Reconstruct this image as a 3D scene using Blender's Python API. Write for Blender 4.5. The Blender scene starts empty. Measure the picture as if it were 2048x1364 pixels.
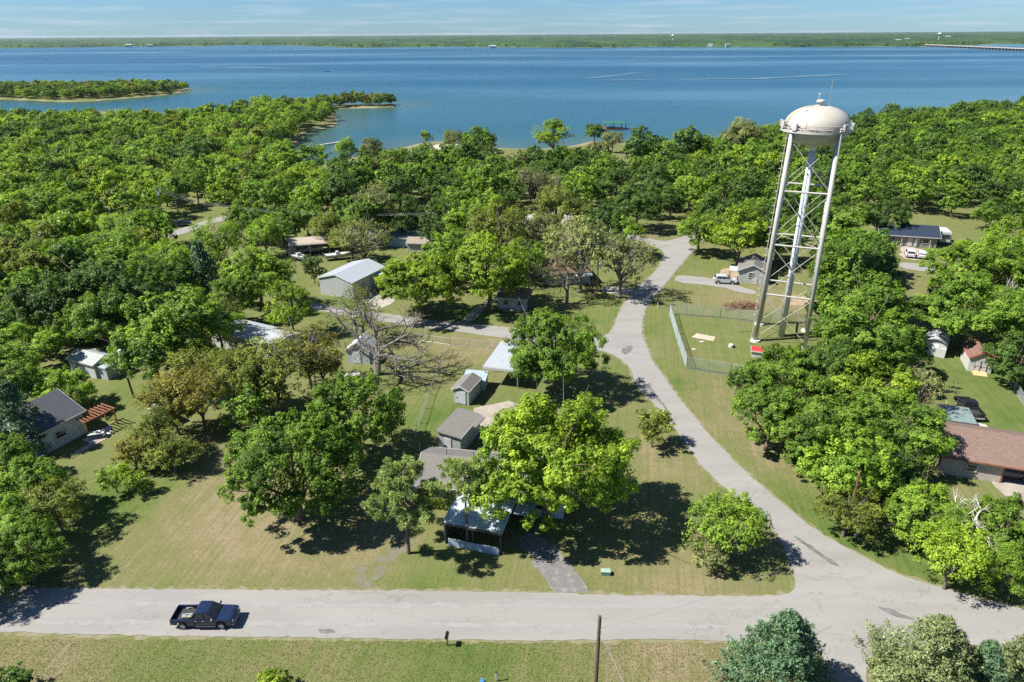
import bpy, bmesh, math, random
import numpy as np
from mathutils import Matrix, Vector
random.seed(7); RNG = np.random.default_rng(7)
R = math.radians
S = bpy.context.scene
COL = S.collection
# ------------------------------------------------------------------ camera
FPX = 1365.0; PITCH = R(24.25); ROLL = R(0.37); CAMH = 46.0
_f = np.array([0, math.cos(PITCH), -math.sin(PITCH)])
_r0 = np.array([1.0, 0, 0]); _u0 = np.array([0, math.sin(PITCH), math.cos(PITCH)])
_r = _r0*math.cos(ROLL) - _u0*math.sin(ROLL); _u = _u0*math.cos(ROLL) + _r0*math.sin(ROLL)
_C = np.array([0, 0, CAMH])
cam_d = bpy.data.cameras.new('camera'); cam = bpy.data.objects.new('camera', cam_d); COL.objects.link(cam)
cam_d.sensor_width = 36; cam_d.lens = 36*FPX/2048; cam_d.clip_end = 40000; cam_d.clip_start = 0.5
M = Matrix([[_r[i], _u[i], -_f[i], _C[i]] for i in range(3)] + [[0, 0, 0, 1]])
cam.matrix_world = M
S.camera = cam
# ------------------------------------------------------------------ light
SUN_EL = R(50); SHADOW_AZ = R(8)          # shadows fall to the right, a little away from the viewer
sd = Vector((-math.cos(SHADOW_AZ)*math.cos(SUN_EL), -math.sin(SHADOW_AZ)*math.cos(SUN_EL), math.sin(SUN_EL)))
sl = bpy.data.lights.new('sun', 'SUN'); sl.energy = 4.6; sl.angle = R(0.53); sl.color = (1.0, 0.955, 0.88)
so = bpy.data.objects.new('sun', sl); COL.objects.link(so)
so.rotation_euler = sd.to_track_quat('Z', 'Y').to_euler(); so.location = (0, 0, 200)
W = bpy.data.worlds.new('World'); S.world = W; W.use_nodes = True
wn = W.node_tree.nodes; wl = W.node_tree.links
bg = wn['Background']; bg.inputs['Strength'].default_value = 0.105
sky = wn.new('ShaderNodeTexSky'); sky.sky_type = 'NISHITA'; sky.sun_disc = False
sky.sun_elevation = SUN_EL; sky.sun_rotation = math.atan2(sd.x, sd.y)
sky.altitude = 0; sky.air_density = 0.9; sky.dust_density = 0.15; sky.ozone_density = 3.0
tc = wn.new('ShaderNodeTexCoord'); mp = wn.new('ShaderNodeMapping'); mp.inputs['Scale'].default_value = (5, 5, 95)
mp.inputs['Rotation'].default_value = (R(1.2), R(0.8), R(20))
nz = wn.new('ShaderNodeTexNoise'); nz.inputs['Scale'].default_value = 1.6; nz.inputs['Detail'].default_value = 7
rp = wn.new('ShaderNodeValToRGB'); rp.color_ramp.elements[0].position = 0.50; rp.color_ramp.elements[1].position = 0.72
rp.color_ramp.elements[1].color = (0.6, 0.6, 0.6, 1)
mx = wn.new('ShaderNodeMix'); mx.data_type = 'RGBA'
mx.inputs['B'].default_value = (2.3, 2.9, 3.4, 1)
tint = wn.new('ShaderNodeMix'); tint.data_type = 'RGBA'; tint.blend_type = 'MULTIPLY'; tint.inputs['Factor'].default_value = 1
tint.inputs['B'].default_value = (0.23, 0.345, 0.50, 1)
wl.new(tc.outputs['Generated'], mp.inputs['Vector']); wl.new(mp.outputs[0], nz.inputs['Vector'])
wl.new(nz.outputs['Fac'], rp.inputs['Fac']); wl.new(rp.outputs['Color'], mx.inputs['Factor'])
wl.new(sky.outputs[0], tint.inputs['A']); wl.new(tint.outputs['Result'], mx.inputs['A']); wl.new(mx.outputs['Result'], bg.inputs['Color'])
S.view_settings.view_transform = 'Standard'; S.view_settings.look = 'None'
S.view_settings.exposure = 1.2; S.view_settings.gamma = 1
S.cycles.use_denoising = False; S.cycles.sample_clamp_indirect = 3.0
S.cycles.max_bounces = 6; S.cycles.diffuse_bounces = 3; S.cycles.glossy_bounces = 2; S.cycles.transmission_bounces = 3
S.cycles.caustics_reflective = False; S.cycles.caustics_refractive = False

# ------------------------------------------------------------------ helpers
def G(x, y, z=0.0):
    """the point at height z that the photograph shows at pixel (x, y) of 2048 x 1364"""
    d = _f + _r*(x-1024)/FPX - _u*(y-682)/FPX
    return _C + d*((z-CAMH)/d[2])
def G2(x, y, z=0.0): return G(x, y, z)[:2]
def PXL(p):
    d = np.asarray(p, float) - _C; k = d @ _f
    return 1024+FPX*(d@_r)/k, 682-FPX*(d@_u)/k, FPX/k
def inpoly(px, py, poly):
    P = np.asarray(poly, float); px = np.asarray(px, float); py = np.asarray(py, float)
    ins = np.zeros(px.shape, bool); j = len(P)-1
    for i in range(len(P)):
        xi, yi = P[i]; xj, yj = P[j]
        c = ((yi > py) != (yj > py)) & (px < (xj-xi)*(py-yi)/((yj-yi) if yj != yi else 1e-9)+xi)
        ins ^= c; j = i
    return ins
def sdf(px, py, poly):
    P = np.asarray(poly, float); d = np.full(np.shape(px), 1e18)
    for i in range(len(P)):
        a = P[i]; b = P[(i+1) % len(P)]; ab = b-a
        t = np.clip(((px-a[0])*ab[0]+(py-a[1])*ab[1])/max(ab@ab, 1e-9), 0, 1)
        d = np.minimum(d, (px-a[0]-t*ab[0])**2+(py-a[1]-t*ab[1])**2)
    d = np.sqrt(d); return np.where(inpoly(px, py, P), d, -d)
def tag(o, label=None, cat=None, group=None, kind=None):
    if label: o['label'] = label
    if cat: o['category'] = cat
    if group: o['group'] = group
    if kind: o['kind'] = kind
    return o
def empty(name, loc, rz=0, label=None, cat=None, group=None):
    o = bpy.data.objects.new(name, None); COL.objects.link(o); o.location = loc; o.rotation_euler = (0, 0, rz)
    o.empty_display_size = 0.5
    return tag(o, label, cat, group)
def kids(o): return list(o.children)
def copy_tree(o, parent=None):
    c = o.copy(); COL.objects.link(c); c.parent = parent
    for ch in kids(o): copy_tree(ch, c)
    return c
class MB:
    def __init__(s): s.v = []; s.f = []; s.m = []
    def add(s, vs, fs, m=0):
        b = len(s.v); s.v += [tuple(map(float, q)) for q in vs]; s.f += [tuple(b+i for i in q) for q in fs]; s.m += [m]*len(fs); return s
    def box(s, cx, cy, cz, sx, sy, sz, rz=0, m=0, taper=1.0):
        vs = []
        c, q = math.cos(rz), math.sin(rz)
        for z, t in ((-.5, 1), (.5, taper)):
            for x, y in ((-.5, -.5), (.5, -.5), (.5, .5), (-.5, .5)):
                X, Y = x*sx*t, y*sy*t; vs.append((cx+X*c-Y*q, cy+X*q+Y*c, cz+z*sz))
        return s.add(vs, [(3, 2, 1, 0), (4, 5, 6, 7), (0, 1, 5, 4), (1, 2, 6, 5), (2, 3, 7, 6), (3, 0, 4, 7)], m)
    def hexa(s, bot, top, m=0):
        return s.add(list(bot)+list(top), [(3, 2, 1, 0), (4, 5, 6, 7), (0, 1, 5, 4), (1, 2, 6, 5), (2, 3, 7, 6), (3, 0, 4, 7)], m)
    def tube(s, pts, rad, n=6, m=0, cap=True):
        pts = [np.array(p, float) for p in pts]
        if not hasattr(rad, '__len__'): rad = [rad]*len(pts)
        b = len(s.v); prev = None
        for i, p in enumerate(pts):
            t = pts[min(i+1, len(pts)-1)]-pts[max(i-1, 0)]; t = t/(np.linalg.norm(t)+1e-9)
            if prev is None: a = np.cross(t, (0, 0, 1.0) if abs(t[2]) < .9 else (1.0, 0, 0))
            else: a = prev-t*(prev@t)
            a = a/(np.linalg.norm(a)+1e-9); prev = a; c = np.cross(t, a)
            for k in range(n):
                w = 2*math.pi*k/n; s.v.append(tuple(p+rad[i]*(a*math.cos(w)+c*math.sin(w))))
        for i in range(len(pts)-1):
            for k in range(n):
                k2 = (k+1) % n; s.f.append((b+i*n+k, b+i*n+k2, b+(i+1)*n+k2, b+(i+1)*n+k)); s.m.append(m)
        if cap:
            s.f.append(tuple(b+k for k in range(n))[::-1]); s.m.append(m)
            e = b+(len(pts)-1)*n; s.f.append(tuple(e+k for k in range(n))); s.m.append(m)
        return s
    def lathe(s, prof, n=32, c=(0, 0, 0), m=0):
        b = len(s.v)
        for r, z in prof:
            for k in range(n):
                w = 2*math.pi*k/n; s.v.append((c[0]+r*math.cos(w), c[1]+r*math.sin(w), c[2]+z))
        for i in range(len(prof)-1):
            for k in range(n):
                k2 = (k+1) % n; s.f.append((b+i*n+k, b+i*n+k2, b+(i+1)*n+k2, b+(i+1)*n+k)); s.m.append(m)
        return s
    def prism(s, prof, axis, a, b, m=0):
        """closed profile of 2-D points extruded from a to b along axis ('x': profile is (y,z); 'y': (x,z); 'z': (x,y))"""
        k = len(prof)
        def P(q, t): return {'x': (t, q[0], q[1]), 'y': (q[0], t, q[1]), 'z': (q[0], q[1], t)}[axis]
        vs = [P(q, a) for q in prof]+[P(q, b) for q in prof]
        fs = [tuple(range(k))[::-1], tuple(range(k, 2*k))]+[(i, (i+1) % k, k+(i+1) % k, k+i) for i in range(k)]
        return s.add(vs, fs, m)
    def build(s, name, mats, parent=None, loc=None, smooth=False, bevel=0):
        me = bpy.data.meshes.new(name); me.from_pydata(s.v, [], s.f)
        if not isinstance(mats, (list, tuple)): mats = [mats]
        for q in mats: me.materials.append(q)
        if len(mats) > 1: me.polygons.foreach_set('material_index', s.m)
        bm = bmesh.new(); bm.from_mesh(me)
        if bevel: bmesh.ops.bevel(bm, geom=bm.edges[:], offset=bevel, segments=2, affect='EDGES', clamp_overlap=True)
        bmesh.ops.recalc_face_normals(bm, faces=bm.faces); bm.to_mesh(me); bm.free()
        if smooth: me.polygons.foreach_set('use_smooth', [True]*len(me.polygons))
        o = bpy.data.objects.new(name, me); COL.objects.link(o)
        if parent: o.parent = parent
        if loc is not None: o.location = loc
        return o
# ------------------------------------------------------------------ materials
MATS = {}
def mat(name, col, rough=0.7, var=0.12, scale=3.0, metal=0, bump=0, spec=0.3, stretch=(1, 1, 1), col2=None, lo=.35, hi=.65):
    if name in MATS: return MATS[name]
    m = bpy.data.materials.new(name); m.use_nodes = True; MATS[name] = m
    n = m.node_tree.nodes; l = m.node_tree.links; p = n['Principled BSDF']
    p.inputs['Roughness'].default_value = rough; p.inputs['Metallic'].default_value = metal
    p.inputs['Specular IOR Level'].default_value = spec
    t = n.new('ShaderNodeTexCoord'); mp = n.new('ShaderNodeMapping'); mp.inputs['Scale'].default_value = stretch
    z = n.new('ShaderNodeTexNoise'); z.inputs['Scale'].default_value = scale; z.inputs['Detail'].default_value = 5
    r = n.new('ShaderNodeValToRGB'); r.color_ramp.elements[0].position = lo; r.color_ramp.elements[1].position = hi
    c2 = col2 or tuple(min(1, c*(1+var)) for c in col); c1 = col if col2 else tuple(c*(1-var) for c in col)
    r.color_ramp.elements[0].color = (*c1, 1); r.color_ramp.elements[1].color = (*c2, 1)
    l.new(t.outputs['Object'], mp.inputs['Vector']); l.new(mp.outputs[0], z.inputs['Vector']); l.new(z.outputs['Fac'], r.inputs['Fac'])
    l.new(r.outputs['Color'], p.inputs['Base Color'])
    if bump:
        b = n.new('ShaderNodeBump'); b.inputs['Strength'].default_value = bump; b.inputs['Distance'].default_value = 0.05
        l.new(z.outputs['Fac'], b.inputs['Height']); l.new(b.outputs[0], p.inputs['Normal'])
    return m
def ribbed(name, col, pitch=0.4, axis=0, rough=0.5, rust=None, depth=0.03):
    """sheet metal or siding: real-colour stain noise plus a ribbed bump along one object axis"""
    if name in MATS: return MATS[name]
    m = mat(name, col, rough, .08, 1.3, col2=rust, lo=.45, hi=.8)
    n = m.node_tree.nodes; l = m.node_tree.links; p = n['Principled BSDF']
    t = n.new('ShaderNodeTexCoord'); sx = n.new('ShaderNodeSeparateXYZ'); mu = n.new('ShaderNodeMath'); mu.operation = 'MULTIPLY'; mu.inputs[1].default_value = 2*math.pi/pitch
    si = n.new('ShaderNodeMath'); si.operation = 'SINE'; pw = n.new('ShaderNodeMath'); pw.operation = 'SMOOTH_MAX'; pw.inputs[1].default_value = .6; pw.inputs[2].default_value = .1
    b = n.new('ShaderNodeBump'); b.inputs['Strength'].default_value = 1; b.inputs['Distance'].default_value = depth
    l.new(t.outputs['Object'], sx.inputs[0]); l.new(sx.outputs[axis], mu.inputs[0]); l.new(mu.outputs[0], si.inputs[0]); l.new(si.outputs[0], pw.inputs[0]); l.new(pw.outputs[0], b.inputs['Height']); l.new(b.outputs[0], p.inputs['Normal'])
    return m
WHITE = mat('white_paint', (.43, .43, .415), .5, .06)
CREAM = mat('cream_paint', (.40, .385, .35), .45, .05, .6)
TANKM = mat('tank_paint', (.41, .385, .33), .4, .04, .35, col2=(.37, .32, .24), lo=.55, hi=.85)
RUST = mat('rusty_steel', (.30, .16, .08), .8, .3)
STEEL = mat('galvanised_steel', (.42, .43, .43), .45, .1, 4, .6)
DARKM = mat('dark_metal', (.05, .05, .05), .5)
GLASS = mat('window_glass', (.02, .025, .03), .08, .1, spec=.8)
BARK = mat('bark', (.13, .10, .075), .9, .35, 5, bump=.8, stretch=(3, 3, .6))
PALEBARK = mat('pale_bark', (.17, .155, .135), .9, .3, 4, stretch=(3, 3, .6))
GREYBARK = mat('grey_bark', (.115, .10, .088), .9, .3, 5, stretch=(3, 3, .6))
WOODPOLE = mat('weathered_pole_wood', (.11, .075, .055), .9, .3, 8, stretch=(3, 3, .3))
SHINGLE = mat('grey_shingle', (.150, .143, .130), .9, .22, 9, bump=.5, stretch=(1, 1, 4))
SHINGLE_D = mat('charcoal_shingle', (.075, .08, .09), .9, .25, 9, bump=.5)
SHINGLE_B = mat('brown_shingle', (.165, .115, .092), .9, .2, 6, bump=.5, stretch=(.4, 2, 2))
SHINGLE_O = mat('orange_brown_shingle', (.20, .125, .082), .9, .25, 6, bump=.5)
SHINGLE_N = mat('navy_shingle', (.018, .030, .052), .8, .2, 6, bump=.4)
SIDING = ribbed('pale_grey_siding', (.33, .35, .345), .22, 2, .6, depth=.02)
SIDING_W = ribbed('white_siding', (.44, .45, .435), .22, 2, .6, depth=.02)
SIDING_G = ribbed('pale_green_siding', (.47, .55, .50), .3, 0, .6, depth=.02)
METAL_W = ribbed('white_metal_roofing', (.33, .36, .39), .55, 0, .4, rust=(.30, .315, .33))
METAL_WY = ribbed('white_metal_sheeting', (.36, .39, .42), .55, 1, .4, rust=(.34, .35, .36))
METAL_B = ribbed('pale_blue_metal_roofing', (.28, .36, .41), .5, 0, .45, rust=(.24, .29, .31))
METAL_R = ribbed('rust_streaked_white_roofing', (.44, .52, .57), .34, 0, .4, rust=(.30, .24, .19))
METAL_T = ribbed('tan_metal_roofing', (.37, .32, .255), .5, 0, .5)
BLUEWALL = mat('blue_grey_board', (.25, .36, .42), .7)
CONCRETE = mat('concrete', (.29, .255, .215), .85, .12, .9, bump=.2)
CONC_G = mat('grey_concrete', (.42, .41, .39), .85, .14, .9, bump=.2)
BRICK = mat('pale_brick', (.37, .33, .29), .9, .2, 7)
TIMBER = mat('red_brown_timber', (.24, .10, .055), .8, .2, 6)
REDROOF = mat('red_painted_metal', (.40, .035, .035), .5, .15)
PLY = mat('orange_plywood', (.55, .33, .16), .8, .12, 3)
CAR_NAVY = mat('navy_car_paint', (.012, .022, .055), .18, .05, spec=.6)
CAR_BLACK = mat('black_car_paint', (.012, .013, .016), .18, .05, spec=.6)
CAR_WHITE = mat('white_car_paint', (.55, .56, .58), .2, .03, spec=.5)
CAR_SILV = mat('silver_car_paint', (.42, .44, .47), .25, .03, spec=.5)
TYRE = mat('tyre_rubber', (.02, .02, .02), .85)
RIM = mat('alloy_rim', (.5, .5, .5), .3, .05, metal=.8)
LAMP_R = mat('red_lens', (.45, .02, .02), .2); LAMP_W = mat('clear_lens', (.75, .75, .72), .15)
BLUE_TARP = mat('blue_plastic', (.05, .22, .5), .5)
# ------------------------------------------------------------------ lake and land
WZ = -3.0
def wpoly(pts): return np.array([G2(x, y, WZ) for x, y in pts])
SHORE = [(-700, 232), (0, 238), (100, 240), (200, 238), (330, 250), (372, 240), (440, 228), (520, 214), (560, 209), (610, 210), (650, 212), (690, 209), (740, 209),
         (787, 207.5), (789, 214), (740, 216), (690, 216.5), (662, 221), (668, 230), (672, 246), (660, 255), (612, 262), (603, 275), (580, 300), (600, 322),
         (640, 332), (676, 328), (700, 316), (760, 306), (800, 298), (840, 288), (870, 284), (905, 283), (940, 286), (1000, 297), (1080, 299), (1150, 292), (1185, 283), (1240, 284), (1290, 300), (1340, 304), (1400, 300),
         (1450, 280), (1500, 272), (1560, 262), (1640, 256), (1700, 250), (1750, 238), (1770, 236), (1830, 236), (1900, 224), (1960, 220), (2048, 206), (2300, 170)]
FARSH = [(2700, 112), (2500, 109), (2240, 89), (1990, 87.5), (1960, 90), (1880, 91.5), (1835, 93.5), (1780, 93), (1700, 93.5), (1600, 94), (1500, 94), (1380, 94), (1290, 93.5), (1200, 95), (1080, 95.2), (980, 94), (900, 93), (800, 94), (700, 95), (640, 93), (560, 90.5),
         (480, 90), (420, 92), (340, 92.5), (240, 93.5), (120, 95), (0, 96.5), (-300, 98), (-900, 101)]
ISLE = [(-200, 200), (0, 199), (60, 201), (120, 204), (180, 203), (250, 197), (330, 190), (384, 181), (372, 177), (320, 178), (200, 182), (0, 180), (-200, 181)]
SPIT = [(150, 228), (185, 230), (215, 227), (218, 223), (190, 222), (155, 224)]
LAKE = np.vstack([wpoly(SHORE), wpoly(FARSH)])
ISLES = [wpoly(ISLE), wpoly(SPIT)]
def ground_z(x, y):
    x = np.asarray(x, float); y = np.asarray(y, float)
    d = -sdf(x, y, LAKE)                       # positive on land
    for q in ISLES: d = np.maximum(d, sdf(x, y, q))
    t = np.clip(d/55, 0, 1); t = t*t*(3-2*t)
    land = WZ+.15+np.clip(d, 0, 6)*.06+(-WZ-.51)*t
    bed = WZ+.15+np.clip(d, -60, 0)*.12
    return np.where(d > 55, 0.0, np.where(d > 0, land, bed)), d
def gz(x, y): return float(ground_z(np.array([x]), np.array([y]))[0][0])
ys = np.concatenate([np.arange(-80, 18, 7.0), np.geomspace(18, 26000, 430)])
ss = np.linspace(-1, 1, 330)
YY, SS = np.meshgrid(ys, ss, indexing='ij')
XX = SS*(np.maximum(YY, 0)*1.0+75)
ZZ, DD = ground_z(XX.ravel(), YY.ravel()); ZZ = ZZ.reshape(XX.shape)
nr, nc = XX.shape
gv = np.stack([XX, YY, ZZ], -1).reshape(-1, 3)
ii = np.arange(nr*nc).reshape(nr, nc)
gf = np.stack([ii[:-1, :-1], ii[:-1, 1:], ii[1:, 1:], ii[1:, :-1]], -1).reshape(-1, 4)
def fast_mesh(name, v, f, mats=(), attrs=()):
    me = bpy.data.meshes.new(name); v = np.ascontiguousarray(v, np.float32); f = np.ascontiguousarray(f, np.int32); k = f.shape[1]
    me.vertices.add(len(v)); me.vertices.foreach_set('co', v.ravel())
    me.loops.add(f.size); me.loops.foreach_set('vertex_index', f.ravel())
    me.polygons.add(len(f)); me.polygons.foreach_set('loop_start', np.arange(0, f.size, k, dtype=np.int32))
    me.update(calc_edges=True)
    for nm, dom, arr in attrs:
        a = me.attributes.new(nm, 'FLOAT', dom); a.data.foreach_set('value', np.ascontiguousarray(arr, np.float32))
    for q in mats: me.materials.append(q)
    return me
# patches of drier (positive) or greener (negative) turf, where the photograph shows them: px, py, radius in m, weight
DRY = [(430, 980, 9, .8), (500, 1060, 6, .9), (520, 900, 6, .7), (350, 1120, 9, .35), (620, 1130, 5, .4), (780, 1060, 4, .9), (740, 1120, 3, .6), (640, 1160, 8, .2), (1000, 1170, 5, .3), (1340, 940, 6, .75), (1290, 900, 4, .6),
       (1250, 1080, 5, .45), (1420, 1140, 6, .5), (1320, 1180, 6, .5), (900, 690, 9, .65), (1000, 690, 5, .9), (870, 760, 5, .3), (780, 690, 6, .35), (1480, 590, 8, 1.0), (1600, 600, 6, 1.0), (1440, 615, 7, .5), (1420, 780, 5, .9), (1460, 860, 4, .9), (1520, 900, 4, .7), (1560, 940, 4, .5),
       (1330, 690, 4, .5), (1800, 650, 5, .9), (1810, 560, 8, .6), (60, 1330, 6, .8), (200, 1320, 5, .6), (1380, 1340, 6, 1.0), (1300, 1320, 5, .5), (600, 1310, 8, .3), (370, 505, 10, .9), (1500, 480, 12, .4), (1310, 470, 10, .6), (1090, 440, 14, 1.0), (930, 590, 4, .5),
       (240, 990, 5, -.9), (220, 1020, 4, -.8), (300, 930, 4, -.8), (900, 830, 5, -.7), (860, 840, 3, -.7), (1360, 770, 3, -.8), (1440, 900, 3, -.8), (1520, 980, 4, -.8), (1620, 1040, 4, -.7), (1700, 1100, 4, -.5), (1900, 1170, 5, -.6), (1980, 750, 7, -1.0), (2020, 830, 6, -1.0), (1420, 640, 6, -.4), (1480, 690, 6, -.25),
       (1180, 620, 8, -.3), (970, 630, 5, -.6), (660, 610, 6, -.6), (1330, 500, 4, -.6), (1400, 520, 4, -.5), (320, 1290, 6, -.5), (900, 1300, 7, -.5), (880, 1330, 6, -.3), (420, 540, 6, -.4), (260, 780, 5, -.5), (850, 1130, 4, -.3), (1100, 1120, 3, .4), (560, 480, 10, -.3)]
dry = np.zeros(len(gv)); 
for x, y, rr, w in DRY:
    c = G2(x, y); dry += w*np.exp(-((gv[:, 0]-c[0])**2+(gv[:, 1]-c[1])**2)/(rr*rr))
sand = np.clip(1-np.abs(DD-1.0)/3.2, 0, 1)*(gv[:, 1] > 150)
def ground_material():
    m = bpy.data.materials.new('mown_turf'); m.use_nodes = True; n = m.node_tree.nodes; l = m.node_tree.links; p = n['Principled BSDF']
    p.inputs['Roughness'].default_value = .95; p.inputs['Specular IOR Level'].default_value = .1
    geo = n.new('ShaderNodeNewGeometry')
    def noise(scale, det=5, st=(1, 1, 1), rot=0, rough=.6):
        mp = n.new('ShaderNodeMapping'); mp.inputs['Scale'].default_value = st; mp.inputs['Rotation'].default_value = (0, 0, rot); l.new(geo.outputs['Position'], mp.inputs['Vector'])
        z = n.new('ShaderNodeTexNoise'); z.inputs['Scale'].default_value = scale; z.inputs['Detail'].default_value = det; z.inputs['Roughness'].default_value = rough; l.new(mp.outputs[0], z.inputs['Vector']); return z.outputs['Fac']
    def math_(op, a, b=None):
        q = n.new('ShaderNodeMath'); q.operation = op
        for i, s_ in enumerate((a, b)):
            if s_ is None: continue
            if hasattr(s_, 'is_linked'): l.new(s_, q.inputs[i])
            else: q.inputs[i].default_value = s_
        return q.outputs[0]
    at = n.new('ShaderNodeAttribute'); at.attribute_name = 'dry'
    def mow_noise():
        mp = n.new('ShaderNodeMapping'); mp.vector_type = 'TEXTURE'; mp.inputs['Rotation'].default_value = (0, 0, R(80)); mp.inputs['Scale'].default_value = (16, .42, 1); l.new(geo.outputs['Position'], mp.inputs['Vector'])
        z = n.new('ShaderNodeTexNoise'); z.inputs['Scale'].default_value = 1.0; z.inputs['Detail'].default_value = 3; l.new(mp.outputs[0], z.inputs['Vector']); return z.outputs['Fac']
    big = noise(.07, 6); mid = noise(.45, 6); fine = noise(7, 6, rough=.8); mow = mow_noise(); tuft = noise(2.6, 3)
    f = math_('ADD', math_('MULTIPLY', at.outputs['Fac'], .33), math_('ADD', math_('MULTIPLY', big, .6), math_('ADD', math_('MULTIPLY', mid, .85), math_('ADD', math_('MULTIPLY', mow, .85), math_('MULTIPLY', tuft, .45)))))
    f = math_('ADD', f, math_('MULTIPLY', fine, 1.1)); f = math_('MULTIPLY', math_('SUBTRACT', f, 1.47), 1.0)
    r = n.new('ShaderNodeValToRGB'); e = r.color_ramp.elements
    e[0].position = .0; e[0].color = (.066, .104, .024, 1); e[1].position = 1.0; e[1].color = (.215, .175, .105, 1)
    for pos, c in ((.25, (.095, .126, .034)), (.5, (.128, .138, .050)), (.75, (.158, .144, .070))):
        q = e.new(pos); q.color = (*c, 1)
    l.new(f, r.inputs['Fac'])
    sa = n.new('ShaderNodeAttribute'); sa.attribute_name = 'sand'; mixs = n.new('ShaderNodeMix'); mixs.data_type = 'RGBA'; mixs.inputs['B'].default_value = (.27, .22, .15, 1)
    l.new(math_('MULTIPLY', sa.outputs['Fac'], .85), mixs.inputs['Factor']); l.new(r.outputs['Color'], mixs.inputs['A']); l.new(mixs.outputs['Result'], p.inputs['Base Color'])
    b = n.new('ShaderNodeBump'); b.inputs['Strength'].default_value = .5; b.inputs['Distance'].default_value = .08; l.new(math_('ADD', fine, tuft), b.inputs['Height']); l.new(b.outputs[0], p.inputs['Normal'])
    return m
TURF = ground_material()
gm = fast_mesh('ground', gv, gf, [TURF], [('dry', 'POINT', dry), ('sand', 'POINT', sand)])
gm.polygons.foreach_set('use_smooth', [True]*len(gm.polygons))
ground = bpy.data.objects.new('ground', gm); COL.objects.link(ground); tag(ground, kind='structure')
def water_material():
    m = bpy.data.materials.new('lake_water'); m.use_nodes = True; n = m.node_tree.nodes; l = m.node_tree.links; p = n['Principled BSDF']
    p.inputs['Roughness'].default_value = .22; p.inputs['Specular IOR Level'].default_value = .25; p.inputs['IOR'].default_value = 1.33
    geo = n.new('ShaderNodeNewGeometry')
    at = n.new('ShaderNodeAttribute'); at.attribute_name = 'deep'
    r = n.new('ShaderNodeValToRGB'); e = r.color_ramp.elements; e[0].color = (.050, .090, .065, 1); e[1].color = (.003, .050, .092, 1)
    q = e.new(.08); q.color = (.018, .078, .098, 1); q = e.new(.45); q.color = (.007, .064, .106, 1)
    l.new(at.outputs['Fac'], r.inputs['Fac'])
    def noise(scale, st, rot=0, det=5):
        mp = n.new('ShaderNodeMapping'); mp.inputs['Scale'].default_value = st; mp.inputs['Rotation'].default_value = (0, 0, rot); l.new(geo.outputs['Position'], mp.inputs['Vector'])
        z = n.new('ShaderNodeTexNoise'); z.inputs['Scale'].default_value = scale; z.inputs['Detail'].default_value = det; l.new(mp.outputs[0], z.inputs['Vector']); return z.outputs['Fac']
    slick = noise(.0022, (.35, 1.3, 1), R(8), 6)       # wind slicks: smoother, paler streaks of water
    rr = n.new('ShaderNodeValToRGB'); rr.color_ramp.elements[0].position = .38; rr.color_ramp.elements[1].position = .66
    rr.color_ramp.elements[0].color = (.30,)*3+(1,); rr.color_ramp.elements[1].color = (.13,)*3+(1,)
    l.new(slick, rr.inputs['Fac']); l.new(rr.outputs['Color'], p.inputs['Roughness'])
    mxx = n.new('ShaderNodeMix'); mxx.data_type = 'RGBA'; mxx.blend_type = 'ADD'; mxx.inputs['B'].default_value = (.034, .068, .076, 1)
    r2 = n.new('ShaderNodeValToRGB'); r2.color_ramp.elements[0].position = .5; r2.color_ramp.elements[1].position = .68; l.new(slick, r2.inputs['Fac'])
    l.new(r2.outputs['Color'], mxx.inputs['Factor']); l.new(r.outputs['Color'], mxx.inputs['A']); l.new(mxx.outputs['Result'], p.inputs['Base Color'])
    b = n.new('ShaderNodeBump'); b.inputs['Strength'].default_value = .55; b.inputs['Distance'].default_value = .5
    l.new(noise(.35, (.6, 1.2, 1), R(15), 4), b.inputs['Height']); l.new(b.outputs[0], p.inputs['Normal'])
    return m
wy = np.geomspace(170, 26000, 170); wx = np.linspace(-1, 1, 120); WY, WX = np.meshgrid(wy, wx, indexing='ij'); WX = WX*(WY*1.05+120)
wv = np.stack([WX, WY, np.full_like(WX, WZ)], -1).reshape(-1, 3); wi = np.arange(wv.shape[0]).reshape(WX.shape)
wf = np.stack([wi[:-1, :-1], wi[:-1, 1:], wi[1:, 1:], wi[1:, :-1]], -1).reshape(-1, 4)
_, wd = ground_z(wv[:, 0], wv[:, 1]); deep = 1-np.exp(-np.clip(-wd, 0, 1e9)/420)
lake = bpy.data.objects.new('lake_water', fast_mesh('lake_water', wv, wf, [water_material()], [('deep', 'POINT', deep)])); COL.objects.link(lake); tag(lake, kind='structure')

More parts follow.
